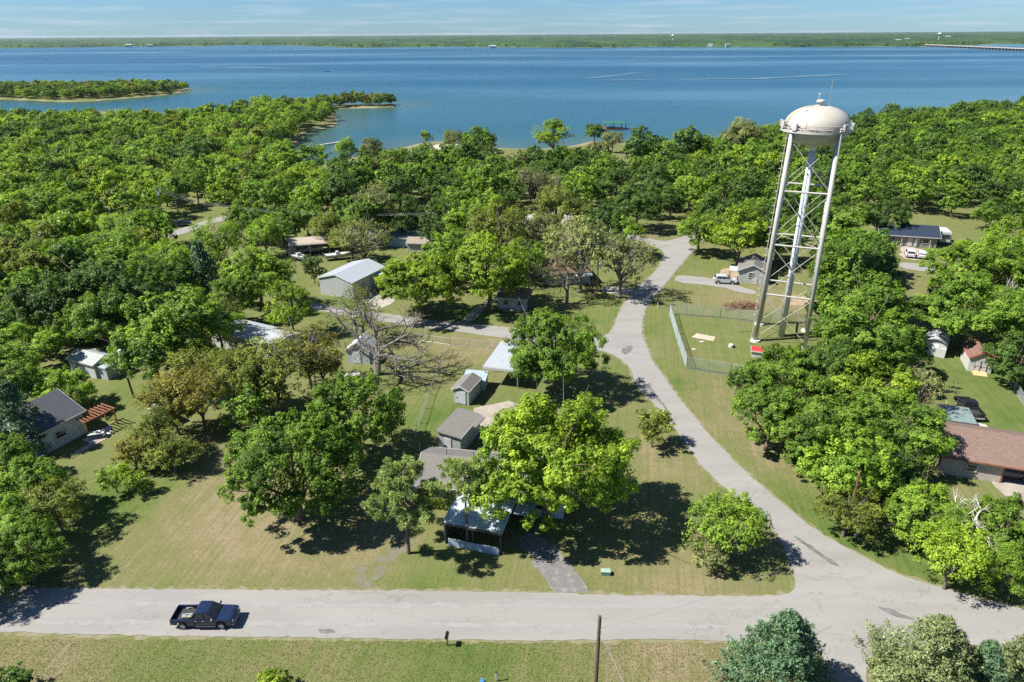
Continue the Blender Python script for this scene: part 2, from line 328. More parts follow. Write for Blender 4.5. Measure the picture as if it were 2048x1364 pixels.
# ------------------------------------------------------------------ roads
def asphalt_material(name, base, patch):
    m = bpy.data.materials.new(name); m.use_nodes = True; n = m.node_tree.nodes; l = m.node_tree.links; p = n['Principled BSDF']
    p.inputs['Roughness'].default_value = .9; p.inputs['Specular IOR Level'].default_value = .2
    geo = n.new('ShaderNodeNewGeometry')
    def noise(scale, st=(1, 1, 1), det=5):
        mp = n.new('ShaderNodeMapping'); mp.inputs['Scale'].default_value = st; l.new(geo.outputs['Position'], mp.inputs['Vector'])
        z = n.new('ShaderNodeTexNoise'); z.inputs['Scale'].default_value = scale; z.inputs['Detail'].default_value = det; l.new(mp.outputs[0], z.inputs['Vector']); return z
    a = noise(.35, (.25, 1.2, 1), 6); g = noise(22, det=3)
    r = n.new('ShaderNodeValToRGB'); r.color_ramp.elements[0].position = .3; r.color_ramp.elements[1].position = .7
    r.color_ramp.elements[0].color = (*patch, 1); r.color_ramp.elements[1].color = (*base, 1)
    l.new(a.outputs['Fac'], r.inputs['Fac'])
    # cracks: the edges of a warped Voronoi net, broken up by noise
    mp = n.new('ShaderNodeMapping'); mp.inputs['Scale'].default_value = (.13, .42, 1); l.new(geo.outputs['Position'], mp.inputs['Vector'])
    w = noise(.5, det=8); ad = n.new('ShaderNodeVectorMath'); ad.operation = 'MULTIPLY_ADD'; ad.inputs[1].default_value = (1.3, 1.6, 0)
    l.new(w.outputs['Color'], ad.inputs[0]); l.new(mp.outputs[0], ad.inputs[2])
    v = n.new('ShaderNodeTexVoronoi'); v.feature = 'DISTANCE_TO_EDGE'; v.inputs['Scale'].default_value = 1.0; l.new(ad.outputs[0], v.inputs['Vector'])
    cr = n.new('ShaderNodeValToRGB'); cr.color_ramp.elements[0].position = .002; cr.color_ramp.elements[1].position = .016; cr.color_ramp.elements[0].color = (.84, .83, .82, 1); l.new(v.outputs['Distance'], cr.inputs['Fac'])
    gm_ = n.new('ShaderNodeValToRGB'); gm_.color_ramp.elements[0].position = .25; gm_.color_ramp.elements[1].position = .75; gm_.color_ramp.elements[0].color = (.84,)*3+(1,); gm_.color_ramp.elements[1].color = (1.1,)*3+(1,); l.new(g.outputs['Fac'], gm_.inputs['Fac'])
    x1 = n.new('ShaderNodeMix'); x1.data_type = 'RGBA'; x1.blend_type = 'MULTIPLY'; x1.inputs['Factor'].default_value = 1
    x2 = n.new('ShaderNodeMix'); x2.data_type = 'RGBA'; x2.blend_type = 'MULTIPLY'; x2.inputs['Factor'].default_value = 1
    l.new(r.outputs['Color'], x1.inputs['A']); l.new(cr.outputs['Color'], x1.inputs['B']); l.new(x1.outputs['Result'], x2.inputs['A']); l.new(gm_.outputs['Color'], x2.inputs['B']); l.new(x2.outputs['Result'], p.inputs['Base Color'])
    b = n.new('ShaderNodeBump'); b.inputs['Strength'].default_value = .3; b.inputs['Distance'].default_value = .02; l.new(g.outputs['Fac'], b.inputs['Height']); l.new(b.outputs[0], p.inputs['Normal'])
    return m
ASPHALT = asphalt_material('old_pale_asphalt', (.262, .252, .234), (.220, .212, .198))
GRAVEL_D = mat('dark_gravel', (.145, .14, .14), .95, .3, 1.6, bump=.5, col2=(.24, .225, .19), lo=.5, hi=.75)
GRAVEL_P = mat('pale_gravel', (.31, .285, .24), .95, .2, 1.2, bump=.4)
DIRT = mat('tan_dirt', (.27, .21, .145), .95, .2, 1.0, bump=.4)
VERGE = mat('gravelly_verge', (.20, .175, .12), .95, .25, 1.1, bump=.3, col2=(.13, .14, .045), lo=.4, hi=.6)
def jitter_edge(pts, step=.7, amp=.12, seed=1):
    """resample a closed world polygon and roughen it"""
    rg = np.random.default_rng(seed); P = np.asarray(pts, float); out = []
    for i in range(len(P)):
        a, b = P[i], P[(i+1) % len(P)]; L = np.linalg.norm(b-a); k = max(1, int(L/step)); t = (b-a)/max(L, 1e-6); nn = np.array([-t[1], t[0]])
        for j in range(k): out.append(a+(b-a)*j/k+nn*rg.normal(0, amp))
    return out
def sheet(name, px, z, m, amp=.1, step=.8, kind='structure', seed=1, smooth=True):
    pts = [G2(x, y) for x, y in px]
    if smooth:                                       # round the outline with one corner-cutting pass
        P = []
        for i in range(len(pts)):
            a, b = pts[i], pts[(i+1) % len(pts)]; P += [a*.75+b*.25, a*.25+b*.75]
        pts = P
    pts = jitter_edge(pts, step, amp, seed)
    bm = bmesh.new(); f = bm.faces.new([bm.verts.new((p[0], p[1], z)) for p in pts]); bmesh.ops.triangulate(bm, faces=[f]); bmesh.ops.recalc_face_normals(bm, faces=bm.faces)
    for q in bm.faces:
        if q.normal.z < 0: q.normal_flip()
    me = bpy.data.meshes.new(name); bm.to_mesh(me); bm.free(); me.materials.append(m)
    o = bpy.data.objects.new(name, me); COL.objects.link(o); tag(o, kind=kind); return o
ROAD_MAIN = [(-160, 1177), (0, 1176), (300, 1179), (700, 1181), (1000, 1184), (1200, 1190), (1400, 1193), (1550, 1193), (1586, 1184), (1593, 1160), (1575, 1110), (1548, 1060), (1519, 1027), (1470, 990), (1432, 962), (1398, 925), (1372, 890), (1345, 850), (1312, 812), (1284, 785), (1268, 762), (1262, 737), (1232, 712), (1200, 700), (1130, 694),
             (1030, 680), (950, 668), (815, 650), (740, 640), (640, 622), (560, 606), (560, 596), (640, 608), (690, 618), (780, 629), (850, 640), (940, 648), (1030, 656), (1110, 668), (1190, 679), (1222, 666), (1234, 636), (1251, 600), (1281, 570), (1311, 544), (1330, 510), (1322, 498), (1272, 480), (1230, 472), (1235, 466), (1276, 471), (1325, 484), (1352, 478), (1400, 462), (1430, 462),
             (1396, 490), (1378, 511), (1352, 541), (1337, 561), (1311, 590), (1291, 617), (1284, 645), (1285, 673), (1294, 695), (1306, 725), (1331, 758), (1362, 802), (1420, 872), (1466, 920), (1512, 963), (1573, 1015), (1638, 1066), (1724, 1114), (1806, 1154), (1895, 1179), (1977, 1203), (2048, 1219), (2200, 1245),
             (2200, 1330), (2048, 1300), (1960, 1290), (1800, 1290), (1735, 1310), (1730, 1420), (1640, 1420), (1660, 1320), (1600, 1288), (1454, 1284), (1348, 1278), (1100, 1282), (900, 1280), (500, 1274), (300, 1272), (150, 1269), (0, 1263), (-160, 1260)]
sheet('road', ROAD_MAIN, .05, ASPHALT, .05, .5, seed=3)
def grow(px, d): # offset a pixel polygon outward in the world, by moving along normals
    P = np.array([G2(x, y) for x, y in px]); n = len(P); out = []
    area = .5*sum(P[i][0]*P[(i+1) % n][1]-P[(i+1) % n][0]*P[i][1] for i in range(n)); s = 1 if area > 0 else -1
    for i in range(n):
        t = P[(i+1) % n]-P[i-1]; t = t/(np.linalg.norm(t)+1e-9); out.append(P[i]+s*d*np.array([t[1], -t[0]]))
    return out
def wsheet(name, pts, z, m, amp, step, seed):
    pts = jitter_edge(pts, step, amp, seed); bm = bmesh.new(); f = bm.faces.new([bm.verts.new((p[0], p[1], z)) for p in pts]); bmesh.ops.triangulate(bm, faces=[f])
    for q in bm.faces:
        q.normal_update()
        if q.normal.z < 0: q.normal_flip()
    me = bpy.data.meshes.new(name); bm.to_mesh(me); bm.free(); me.materials.append(m); o = bpy.data.objects.new(name, me); COL.objects.link(o); tag(o, kind='structure'); return o
wsheet('road_verge', grow(ROAD_MAIN, .32), .02, VERGE, .14, .45, 5)
STAIN = mat('dark_tar_patch', (.13, .128, .122), .9, .25, 1.5)
for i_, px_ in enumerate(([(636, 1258), (668, 1257), (672, 1268), (640, 1270)], [(1586, 1072), (1594, 1074), (1640, 1104), (1680, 1132), (1674, 1134), (1630, 1108)], [(1752, 1213), (1775, 1216), (1835, 1240), (1822, 1242), (1780, 1230)], [(1676, 1330), (1706, 1328), (1710, 1340), (1680, 1344)], [(1240, 700), (1262, 690), (1268, 698), (1250, 712)], [(1290, 770), (1296, 768), (1345, 830), (1340, 832)])):
    sheet('road_patch', px_, .056, STAIN, .07, .35, seed=40+i_)
WORN = mat('worn_asphalt', (.225, .221, .212), .9, .1, .8, col2=(.25, .245, .235))
for i_, (u0, v0, u1, v1, h_) in enumerate(((-60, 1204, 1560, 1212, 3.2), (-60, 1240, 1500, 1251, 3.4))):
    sheet('wheel_track', [(u0, v0), (u0*.5+u1*.5, v0*.5+v1*.5-.5), (u1, v1), (u1, v1+h_*2), (u0*.5+u1*.5, v0*.5+v1*.5+h_*2), (u0, v0+h_*2)], .054, WORN, .12, .4, seed=60+i_)
sheet('driveway', [(1350, 550), (1390, 553), (1431, 558), (1481, 573), (1520, 585), (1500, 590), (1428, 571), (1349, 565)], .03, ASPHALT, .06)
sheet('gravel_driveway', [(1093, 1086), (1122, 1102), (1150, 1142), (1178, 1180), (1176, 1186), (1104, 1186), (1090, 1160), (1070, 1132), (1050, 1106), (1030, 1085), (1060, 1060)], .03, GRAVEL_D, .16, .5)
sheet('gravel_path', [(916, 643), (946, 646), (981, 604), (1007, 602), (1000, 596), (975, 598)], .03, GRAVEL_P, .12)
sheet('gravel_apron', [(1200, 574), (1240, 574), (1276, 580), (1270, 590), (1205, 586)], .03, GRAVEL_P, .1)
sheet('barn_apron', [(735, 588), (785, 590), (790, 606), (745, 622), (728, 606)], .03, GRAVEL_P, .1)
sheet('lane', [(150, 505), (188, 493), (237, 484), (322, 469), (381, 452), (422, 436), (470, 430), (470, 438), (425, 446), (385, 462), (325, 479), (240, 494), (190, 503), (155, 514)], .03, ASPHALT, .1)
sheet('dirt_yard', [(1040, 430), (1130, 420), (1160, 440), (1120, 455), (1040, 452)], .03, GRAVEL_P, .3)
sheet('patio', [(948, 816), (1000, 806), (1018, 802), (1045, 812), (1030, 860), (940, 862)], .04, CONCRETE, .0, smooth=False)
sheet('tower_yard_pad', [(1393, 667), (1431, 674), (1427, 683), (1383, 675)], .05, mat('tan_concrete', (.38, .33, .25), .9), 0, smooth=False)
sheet('house_patio', [(1894, 838), (1945, 843), (1972, 850), (1990, 875), (1885, 868)], .04, mat('white_concrete', (.40, .38, .34), .85, .06), 0, smooth=False)
sheet('garage_drive', [(1985, 950), (2060, 962), (2080, 1010), (2020, 1000), (1980, 965)], .03, CONCRETE, .05)
sheet('garden_path', [(148, 905), (156, 910), (216, 876), (214, 868)], .04, CONCRETE, 0, smooth=False)
sheet('pergola_patio', [(165, 880), (222, 850), (222, 868), (185, 888)], .03, CONC_G, 0, smooth=False)
sheet('car_track', [(690, 1182), (742, 1180), (800, 1110), (838, 1080), (800, 1078), (740, 1120)], .012, mat('worn_track', (.145, .135, .095), .95, .2, 1.0, col2=(.125, .13, .05), lo=.45, hi=.6), .3, .5)
sheet('suv_yard', [(1440, 535), (1475, 540), (1480, 560), (1440, 556)], .02, DIRT, .2)
sheet('dirt_bank', [(1560, 596), (1600, 590), (1640, 596), (1625, 612), (1570, 610)], .02, DIRT, .3)
sheet('car_court', [(1800, 492), (1835, 496), (1860, 505), (1840, 522), (1800, 516)], .03, mat('pinkish_gravel', (.34, .28, .235), .9), .2)
sheet('court_lane', [(1795, 524), (1850, 528), (1905, 538), (1915, 548), (1860, 545), (1795, 535)], .03, ASPHALT, .1)

def draped(name, px, dz, m, step=1.5):
    """a sheet that follows the slope of the land"""
    wp = np.array([G2(*q, -1.2) for q in px]); lo, hi = wp.min(0), wp.max(0); gx = np.arange(lo[0], hi[0]+step, step); gy = np.arange(lo[1], hi[1]+step, step); Xg, Yg = np.meshgrid(gx, gy); ok = inpoly(Xg.ravel(), Yg.ravel(), wp).reshape(Xg.shape)
    z = ground_z(Xg.ravel(), Yg.ravel())[0].reshape(Xg.shape)+dz; idx = np.arange(Xg.size).reshape(Xg.shape); f = np.stack([idx[:-1, :-1], idx[:-1, 1:], idx[1:, 1:], idx[1:, :-1]], -1)[ok[:-1, :-1]]
    o = bpy.data.objects.new(name, fast_mesh(name, np.stack([Xg, Yg, z], -1).reshape(-1, 3), f, [m])); COL.objects.link(o); tag(o, kind='structure'); return o
draped('boat_ramp', [(850, 302), (856, 290), (880, 285), (906, 284), (925, 296), (958, 310), (948, 318), (900, 306)], .35, mat('ramp_concrete', (.38, .35, .30), .9))

HAZE = True
if HAZE:
    hb_ = MB().box(0, 13000, 20, 60000, 28000, 66).build('haze', [], None); tag(hb_, kind='stuff'); hm_ = bpy.data.materials.new('air'); hm_.use_nodes = True; hn = hm_.node_tree.nodes; hn.remove(hn['Principled BSDF']); pv = hn.new('ShaderNodeVolumePrincipled')
    pv.inputs['Color'].default_value = (.72, .84, .95, 1); pv.inputs['Density'].default_value = 1.9e-5; pv.inputs['Anisotropy'].default_value = .2; hm_.node_tree.links.new(pv.outputs[0], hn['Material Output'].inputs['Volume']); hb_.data.materials.clear(); hb_.data.materials.append(hm_)
# ------------------------------------------------------------------ trees
def leaf_material(name, rough=.55, trans=.42):
    m = bpy.data.materials.new(name); m.use_nodes = True; n = m.node_tree.nodes; l = m.node_tree.links; p = n['Principled BSDF']
    p.inputs['Roughness'].default_value = rough; p.inputs['Specular IOR Level'].default_value = .25
    oi = n.new('ShaderNodeObjectInfo')
    wc = n.new('ShaderNodeAttribute'); wc.attribute_type = 'INSTANCER'; wc.attribute_name = 'wood_colour'
    wf_ = n.new('ShaderNodeAttribute'); wf_.attribute_type = 'INSTANCER'; wf_.attribute_name = 'in_wood'
    mx = n.new('ShaderNodeMix'); mx.data_type = 'RGBA'; l.new(wf_.outputs['Fac'], mx.inputs['Factor']); l.new(oi.outputs['Color'], mx.inputs['A']); l.new(wc.outputs['Color'], mx.inputs['B'])
    ti = n.new('ShaderNodeAttribute'); ti.attribute_name = 'tint'
    hs = n.new('ShaderNodeHueSaturation'); l.new(mx.outputs['Result'], hs.inputs['Color'])
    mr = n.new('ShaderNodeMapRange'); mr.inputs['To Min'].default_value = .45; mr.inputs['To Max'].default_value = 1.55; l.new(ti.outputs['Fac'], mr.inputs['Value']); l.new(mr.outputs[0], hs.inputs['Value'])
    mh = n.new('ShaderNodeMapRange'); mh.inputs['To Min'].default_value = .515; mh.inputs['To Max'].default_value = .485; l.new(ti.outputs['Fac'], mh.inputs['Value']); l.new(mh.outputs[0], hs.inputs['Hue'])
    l.new(hs.outputs[0], p.inputs['Base Color'])
    tr = n.new('ShaderNodeBsdfTranslucent'); g = n.new('ShaderNodeMix'); g.data_type = 'RGBA'; g.blend_type = 'MULTIPLY'; g.inputs['Factor'].default_value = 1; g.inputs['B'].default_value = (1.2, 1.25, .4, 1)
    l.new(hs.outputs[0], g.inputs['A']); l.new(g.outputs['Result'], tr.inputs['Color'])
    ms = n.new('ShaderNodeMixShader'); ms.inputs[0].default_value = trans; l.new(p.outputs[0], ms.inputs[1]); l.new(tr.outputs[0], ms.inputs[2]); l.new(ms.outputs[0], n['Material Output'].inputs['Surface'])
    return m
LEAF = leaf_material('leaf_sprays'); NEEDLE = leaf_material('needle_sprays', .5, .15)
def unit(a): return a/(np.linalg.norm(a, axis=-1, keepdims=True)+1e-9)
def sprays(rg, pos, nrm, size, tint, aspect=.62, fold=.25):
    """one bent four-sided leaf spray per point"""
    k = len(pos); nrm = unit(nrm); a = unit(np.cross(nrm, rg.normal(size=(k, 3)))); b = np.cross(nrm, a)
    L = size*rg.uniform(.6, 1.35, k)[:, None]; w = L*aspect*rg.uniform(.7, 1.2, k)[:, None]
    v = np.stack([pos-a*L*.5, pos-b*w*.5+nrm*L*fold*rg.uniform(-.5, 1, k)[:, None], pos+a*L*.55, pos+b*w*.5+nrm*L*fold*rg.uniform(-.5, 1, k)[:, None]], 1).reshape(-1, 3)
    f = np.arange(4*k).reshape(-1, 4); return v, f, tint
def blob_dirs(rg, k, zmin=-.4):
    d = unit(rg.normal(size=(k*3, 3))); return d[d[:, 2] > zmin][:k]
CROWNS = {}
def crown_round(name, seed, Rx, Rz, zc, lobes, subs, leaves, size, lobe_r=(.26, .42), spread=.68, gap=.0, inner=.08, zmin=-.55, top=0.0, trans=None):
    """crown of leaf sprays gathered in clumps on lobes; zc = height of the crown's middle"""
    rg = np.random.default_rng(seed); P = []; N = []; T = []; LOBES = []
    d = blob_dirs(rg, lobes, zmin)
    for i in range(len(d)):
        r = rg.uniform(*lobe_r); c = d[i]*np.array([Rx, Rx, Rz])*spread*rg.uniform(.75, 1.12); lr = r*np.array([Rx, Rx, min(Rx, Rz*1.05)]); lt = rg.uniform(.18, .82)
        LOBES.append(c)
        sdir = blob_dirs(rg, subs, -.75)
        for s in sdir:
            if rg.uniform() < gap: continue
            sc = c+s*lr*rg.uniform(.6, 1.08); sr = lr.mean()*rg.uniform(.3, .52); st = np.clip(lt+rg.normal(0, .14), 0, 1)
            q = unit(rg.normal(size=(leaves, 3))); rad = rg.uniform(.35, 1.05, (leaves, 1))
            P.append(sc+q*rad*sr*np.array([1, 1, .8])); out = unit(sc)*.6+q*.8+np.array([0, 0, .85+top])+rg.normal(0, .42, (leaves, 3)); N.append(out)
            T.append(np.clip(st+rg.normal(0, .17, leaves), 0, 1))
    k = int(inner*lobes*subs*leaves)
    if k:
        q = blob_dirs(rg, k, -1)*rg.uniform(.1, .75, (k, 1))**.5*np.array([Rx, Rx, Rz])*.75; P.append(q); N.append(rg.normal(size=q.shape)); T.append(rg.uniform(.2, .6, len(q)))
    P = np.concatenate(P); N = np.concatenate(N); T = np.concatenate(T); P[:, 2] += zc
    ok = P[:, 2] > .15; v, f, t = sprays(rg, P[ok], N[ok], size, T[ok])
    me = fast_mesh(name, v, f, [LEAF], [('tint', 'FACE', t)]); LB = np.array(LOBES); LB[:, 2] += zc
    return me, LB
def trunk_mesh(name, rg, h0, h1, r0, lobes, bark, nlimb=8, lean=.3):
    mb = MB(); top = np.array([rg.normal(0, lean), rg.normal(0, lean), h1]); mid = np.array([rg.normal(0, lean*.5), rg.normal(0, lean*.5), h0])
    mb.tube([(0, 0, -.3), (0, 0, .25), mid, (mid+top)/2+rg.normal(0, .15, 3), top], [r0*1.5, r0*1.1, r0*.85, r0*.55, r0*.15], 8)
    idx = rg.permutation(len(lobes))[:nlimb]
    for i in idx:
        t = rg.uniform(0, .5); s = mid+(top-mid)*t; e = lobes[i]; m1 = s+(e-s)*.45+np.array([0, 0, .25])+rg.normal(0, .2, 3)
        mb.tube([s, m1, e], [r0*.5*(1-t*.5), r0*.33, r0*.08], 6)
        for _ in range(2):
            e2 = e+rg.normal(0, 1, 3)*np.linalg.norm(e-s)*.22+np.array([0, 0, .3]); mb.tube([m1, (m1+e2)/2+rg.normal(0, .1, 3), e2], [r0*.22, r0*.14, .02], 5)
    me = bpy.data.meshes.new(name); me.from_pydata(mb.v, [], mb.f); me.materials.append(bark); me.polygons.foreach_set('use_smooth', [True]*len(me.polygons)); return me
def kind(key, species, crown_name, me, tr, Rx, H, zc):
    if me and species not in ('cedar_tree', 'bare_tree'):
        q = np.empty(len(me.vertices)*3, np.float32); me.vertices.foreach_get('co', q); q = q.reshape(-1, 3); Rx = float(np.percentile(np.hypot(q[:, 0], q[:, 1]), 96)); zc = float(np.percentile(q[:, 2], 50))
    CROWNS[key] = (species, crown_name, me, tr, Rx, H, zc)
rgT = np.random.default_rng(11)
for i in range(3):      # big broad near oaks
    me, LB = crown_round('crown', 20+i, 7.4, 4.7, 6.6, 64, 15, 66, .28, spread=.86, lobe_r=(.12, .26), gap=.18, inner=.07)
    kind(f'oak{i}', 'oak_tree', 'crown', me, trunk_mesh('trunk', rgT, 2.2, 8.5, .42, LB, BARK, 12), 7.4, 11.4, 6.6)
for i in range(3):      # dense round trees
    me, LB = crown_round('crown', 40+i, 5.0, 4.3, 5.4, 42, 13, 50, .27, spread=.82, lobe_r=(.15, .32), gap=.12, inner=.04)
    kind(f'round{i}', 'broadleaf_tree', 'crown', me, trunk_mesh('trunk', rgT, 1.8, 7.5, .28, LB, BARK, 9), 5.0, 9.8, 5.4)
for i in range(3):      # light spring trees, half open
    me, LB = crown_round('crown', 60+i, 4.6, 3.9, 5.4, 32, 13, 34, .26, gap=.22, inner=.02, spread=.74, lobe_r=(.22, .36))
    kind(f'open{i}', 'spring_tree', 'crown', me, trunk_mesh('trunk', rgT, 1.6, 7.8, .22, LB, GREYBARK, 16), 4.6, 9.4, 5.4)
for i in range(2):      # grey trees with hardly any leaf
    me, LB = crown_round('crown', 70+i, 4.8, 4.2, 6.0, 30, 10, 16, .29, gap=.25, inner=.0, spread=.8, lobe_r=(.2, .32))
    kind(f'sparse{i}', 'sparse_tree', 'crown', me, trunk_mesh('trunk', rgT, 1.6, 9.0, .24, LB, PALEBARK, 26), 4.8, 10.3, 6.0)
for i in range(2):      # bushes
    me, LB = crown_round('foliage', 80+i, 2.0, 1.5, 1.35, 14, 9, 20, .26, zmin=-.3, gap=.1)
    kind(f'bush{i}', 'bush', 'foliage', me, trunk_mesh('stem', rgT, .4, 1.4, .07, LB, BARK, 8, .1), 2.0, 2.8, 1.35)
for i in range(3):      # brushy tall shrubs with several stems
    me, LB = crown_round('foliage', 86+i, 2.6, 2.5, 2.7, 16, 10, 20, .28, zmin=-.6, gap=.22)
    kind(f'shrub{i}', 'tall_shrub', 'foliage', me, trunk_mesh('stem', rgT, .5, 3.0, .10, LB, GREYBARK, 14, .2), 2.6, 5.2, 2.7)
for i in range(4):      # woodland trees seen from afar
    me, LB = crown_round('crown', 90+i, 4.6, 4.0, 5.6, 22, 10, 20, .50, spread=.76, lobe_r=(.18, .38), gap=.08, inner=.08)
    kind(f'wood{i}', 'woodland_tree', 'crown', me, trunk_mesh('trunk', rgT, 2.0, 7.0, .24, LB, BARK, 5), 4.6, 9.6, 5.6)
def pine(key, seed, H, lean, low=.34):
    rg = np.random.default_rng(seed); mb = MB(); P = []; N = []; T = []; tops = []
    mb.tube([(0, 0, -.3), (0, 0, .3), (lean*.4, .1, H*.45), (lean, .2, H*.95)], [.26, .22, .16, .05], 8)
    for i in range(40):
        t = max(low, rg.uniform(low*.8, 1.0)**.8); z = H*t; a = rg.uniform(0, 6.283); L = (3.6*math.sin(min(1, (1.05-t)*1.9+.12)*1.5)+.5)*rg.uniform(.7, 1.1)
        s = np.array([lean*t, .1, z*.95]); e = s+np.array([math.cos(a)*L, math.sin(a)*L, L*rg.uniform(.05, .4)])
        mb.tube([s, (s+e)/2+np.array([0, 0, -.15]), e], [.06, .04, .02], 5)
        for _ in range(rg.integers(3, 6)):
            c = s+(e-s)*rg.uniform(.55, 1.05)+rg.normal(0, .35, 3)*np.array([1, 1, .6]); k = 150; q = blob_dirs(rg, k, -.7); st = rg.uniform(.25, .8); k = len(q)
            P.append(c+q*.40*rg.uniform(.4, 1.2, (k, 1))); N.append(np.cross(q, rg.normal(size=(k, 3)))+np.array([0, 0, .45])); T.append(np.clip(st+rg.normal(0, .15, k), 0, 1))
    v, f, t = sprays(rg, np.concatenate(P), np.concatenate(N), .42, np.concatenate(T), aspect=.15, fold=.1)
    me = fast_mesh('needles', v, f, [NEEDLE], [('tint', 'FACE', t)])
    tr = bpy.data.meshes.new('trunk'); tr.from_pydata(mb.v, [], mb.f); tr.materials.append(BARK); tr.polygons.foreach_set('use_smooth', [True]*len(tr.polygons))
    kind(key, 'pine_tree', 'needles', me, tr, 3.6, H, H*.62)
pine('pine0', 5, 11.5, -.3, .42); pine('pine1', 9, 11.8, .2, .6); pine('pine2', 12, 12, .1)
def cedar(key, seed, Rx, H, size=.21, boughs=360, leaves=88):
    rg = np.random.default_rng(seed); P = []; N = []; T = []
    for i in range(boughs):
        t = rg.uniform(0, 1)**1.25; z = H*(.04+.94*t); a = rg.uniform(0, 6.283); prof = (1-t)**.88*(.9+.2*math.sin(a*3+seed)+.12*rg.normal()); r = Rx*prof*(rg.uniform(.72, 1.05))
        c = np.array([math.cos(a)*r, math.sin(a)*r, z]); d = np.array([math.cos(a)*.7, math.sin(a)*.7, .75]); L = .5+.55*(1-t)
        k = leaves; u = rg.uniform(-.7, 1, (k, 1)); w = (1-np.clip(u, 0, 1))*.75+.12; q = c+d*u*L+rg.normal(0, .34, (k, 3))*w*np.array([1, 1, .8]); st = rg.uniform(.2, .8)
        P.append(q); N.append(d*.7+rg.normal(0, .75, (k, 3))+np.array([0, 0, .25])); T.append(np.clip(st+u[:, 0]*.15+rg.normal(0, .15, k), 0, 1))
    v, f, t = sprays(rg, np.concatenate(P), np.concatenate(N), size, np.concatenate(T), aspect=.42, fold=.2)
    me = fast_mesh('needles', v, f, [NEEDLE], [('tint', 'FACE', t)]); mb = MB(); mb.tube([(0, 0, -.3), (0, 0, .4), (0, 0, H*.95)], [.3, .24, .03], 8)
    tr = bpy.data.meshes.new('trunk'); tr.from_pydata(mb.v, [], mb.f); tr.materials.append(BARK); kind(key, 'cedar_tree', 'needles', me, tr, Rx, H, H*.42)
cedar('cedar0', 3, 4.6, 8.4); cedar('cedar1', 8, 4.6, 8.2); cedar('cedar2', 14, 3.4, 8.5, .34, 190, 46)
def branch_rec(mb, rg, s, d, L, r, lvl, out):
    d = d/np.linalg.norm(d); m = s+d*L*.5+rg.normal(0, L*.07, 3); e = s+d*L+rg.normal(0, L*.09, 3)
    mb.tube([s, m, e], [r, r*.8, r*.58], 6 if lvl > 2 else (4 if lvl > 0 else 3), cap=False)
    if lvl == 0: out.append(e); return
    for k in range(rg.integers(3, 5) if lvl > 1 else 4):
        nd = d*rg.uniform(.45, 1)+rg.normal(0, .62, 3)+np.array([0, 0, .08]); st = e if k < 2 else s+(e-s)*rg.uniform(.45, .95)
        branch_rec(mb, rg, st, nd, L*rg.uniform(.62, .82), r*(.6 if k < 2 else .42), lvl-1, out)
def bare(key, seed, H, r, bark, lvl=5, leaves=.0, dirs=None, sp='bare_tree', flat=1.0):
    rg = np.random.default_rng(seed); mb = MB(); out = []; h0 = H*.22
    mb.tube([(0, 0, -.3), (0, 0, .2), (.1, .05, h0)], [r*1.4, r*1.05, r*.9], 8)
    for dvec in dirs or [(.7, .2, .9), (-.6, .3, 1), (.1, -.7, .9), (-.1, .5, 1.3)]:
        branch_rec(mb, rg, np.array([.1, .05, h0]), np.array(dvec, float), H*.27, r*.6, lvl, out)
    V = np.array(mb.v); V[:, 2] *= flat
    tr = bpy.data.meshes.new('trunk'); tr.from_pydata([tuple(q) for q in V], [], mb.f); tr.materials.append(bark); tr.polygons.foreach_set('use_smooth', [True]*len(tr.polygons))
    E_ = np.array(out)*np.array([1, 1, flat]); Rx = float(np.percentile(np.hypot(E_[:, 0], E_[:, 1]), 93)); k = int(len(E_)*leaves); me = None
    if k:
        pick = E_[rg.integers(0, len(E_), k)]+rg.normal(0, .16, (k, 3)); v, f, t = sprays(rg, pick, rg.normal(size=(k, 3))+np.array([0, 0, .8]), .24, rg.uniform(.2, .8, k)); me = fast_mesh('leaves', v, f, [LEAF], [('tint', 'FACE', t)])
    kind(key, sp, 'leaves', me, tr, Rx, float(E_[:, 2].max()), float(np.median(E_[:, 2])))
bare('bare0', 4, 11.5, .46, PALEBARK, 4, .5, [(1.2, -.1, .25), (-.9, .2, .9), (-.2, .5, 1.2), (.75, .3, 1.0), (.5, -.8, .45)])
bare('bare1', 6, 9, .26, GREYBARK, 4, 3.0)
bare('bare2', 10, 9, .3, GREYBARK, 4, 1.0, [(-.8, .2, .9), (.5, .3, 1.1), (.2, -.4, 1.2)])
bare('white0', 15, 8.5, .22, mat('bleached_bark', (.62, .58, .52), .9, .15, 4), 3, 0, [(-.25, .1, 1.2), (.5, .1, .9), (-.5, -.1, .7)])
PAL = {'d': (0.0935, 0.1672, 0.0308), 'g': (0.1562, 0.264, 0.033), 'l': (0.209, 0.33, 0.0363), 'y': (0.2332, 0.341, 0.0308), 'o': (0.1815, 0.2255, 0.0374), 'r': (0.2255, 0.2145, 0.0396), 'b': (0.099, 0.176, 0.0858), 'c': (0.176, 0.22, 0.088), 's': (0.2145, 0.2442, 0.088), 'p': (0.2255, 0.308, 0.0814)}
TREES = []
def plant(key, loc, scale, hscale, rz, colour, label, group=None, cat=None):
    sp, cn, me, tr, Rx, H, zc = CROWNS[key]
    o = empty(sp, loc, rz, label, cat or ('bush' if sp in ('bush', 'tall_shrub') else 'tree'), group); q_ = random.uniform(.9, 1.1); o.scale = (scale*q_, scale/q_, scale*hscale)
    t = bpy.data.objects.new('stem' if 'bush' in sp or 'shrub' in sp else 'trunk', tr); COL.objects.link(t); t.parent = o
    if me:
        c = bpy.data.objects.new(cn, me); COL.objects.link(c); c.parent = o; k = random.uniform(.88, 1.14); c.color = (colour[0]*k, colour[1]*k, colour[2]*k, 1)
    TREES.append((loc[0], loc[1], Rx*scale)); return o
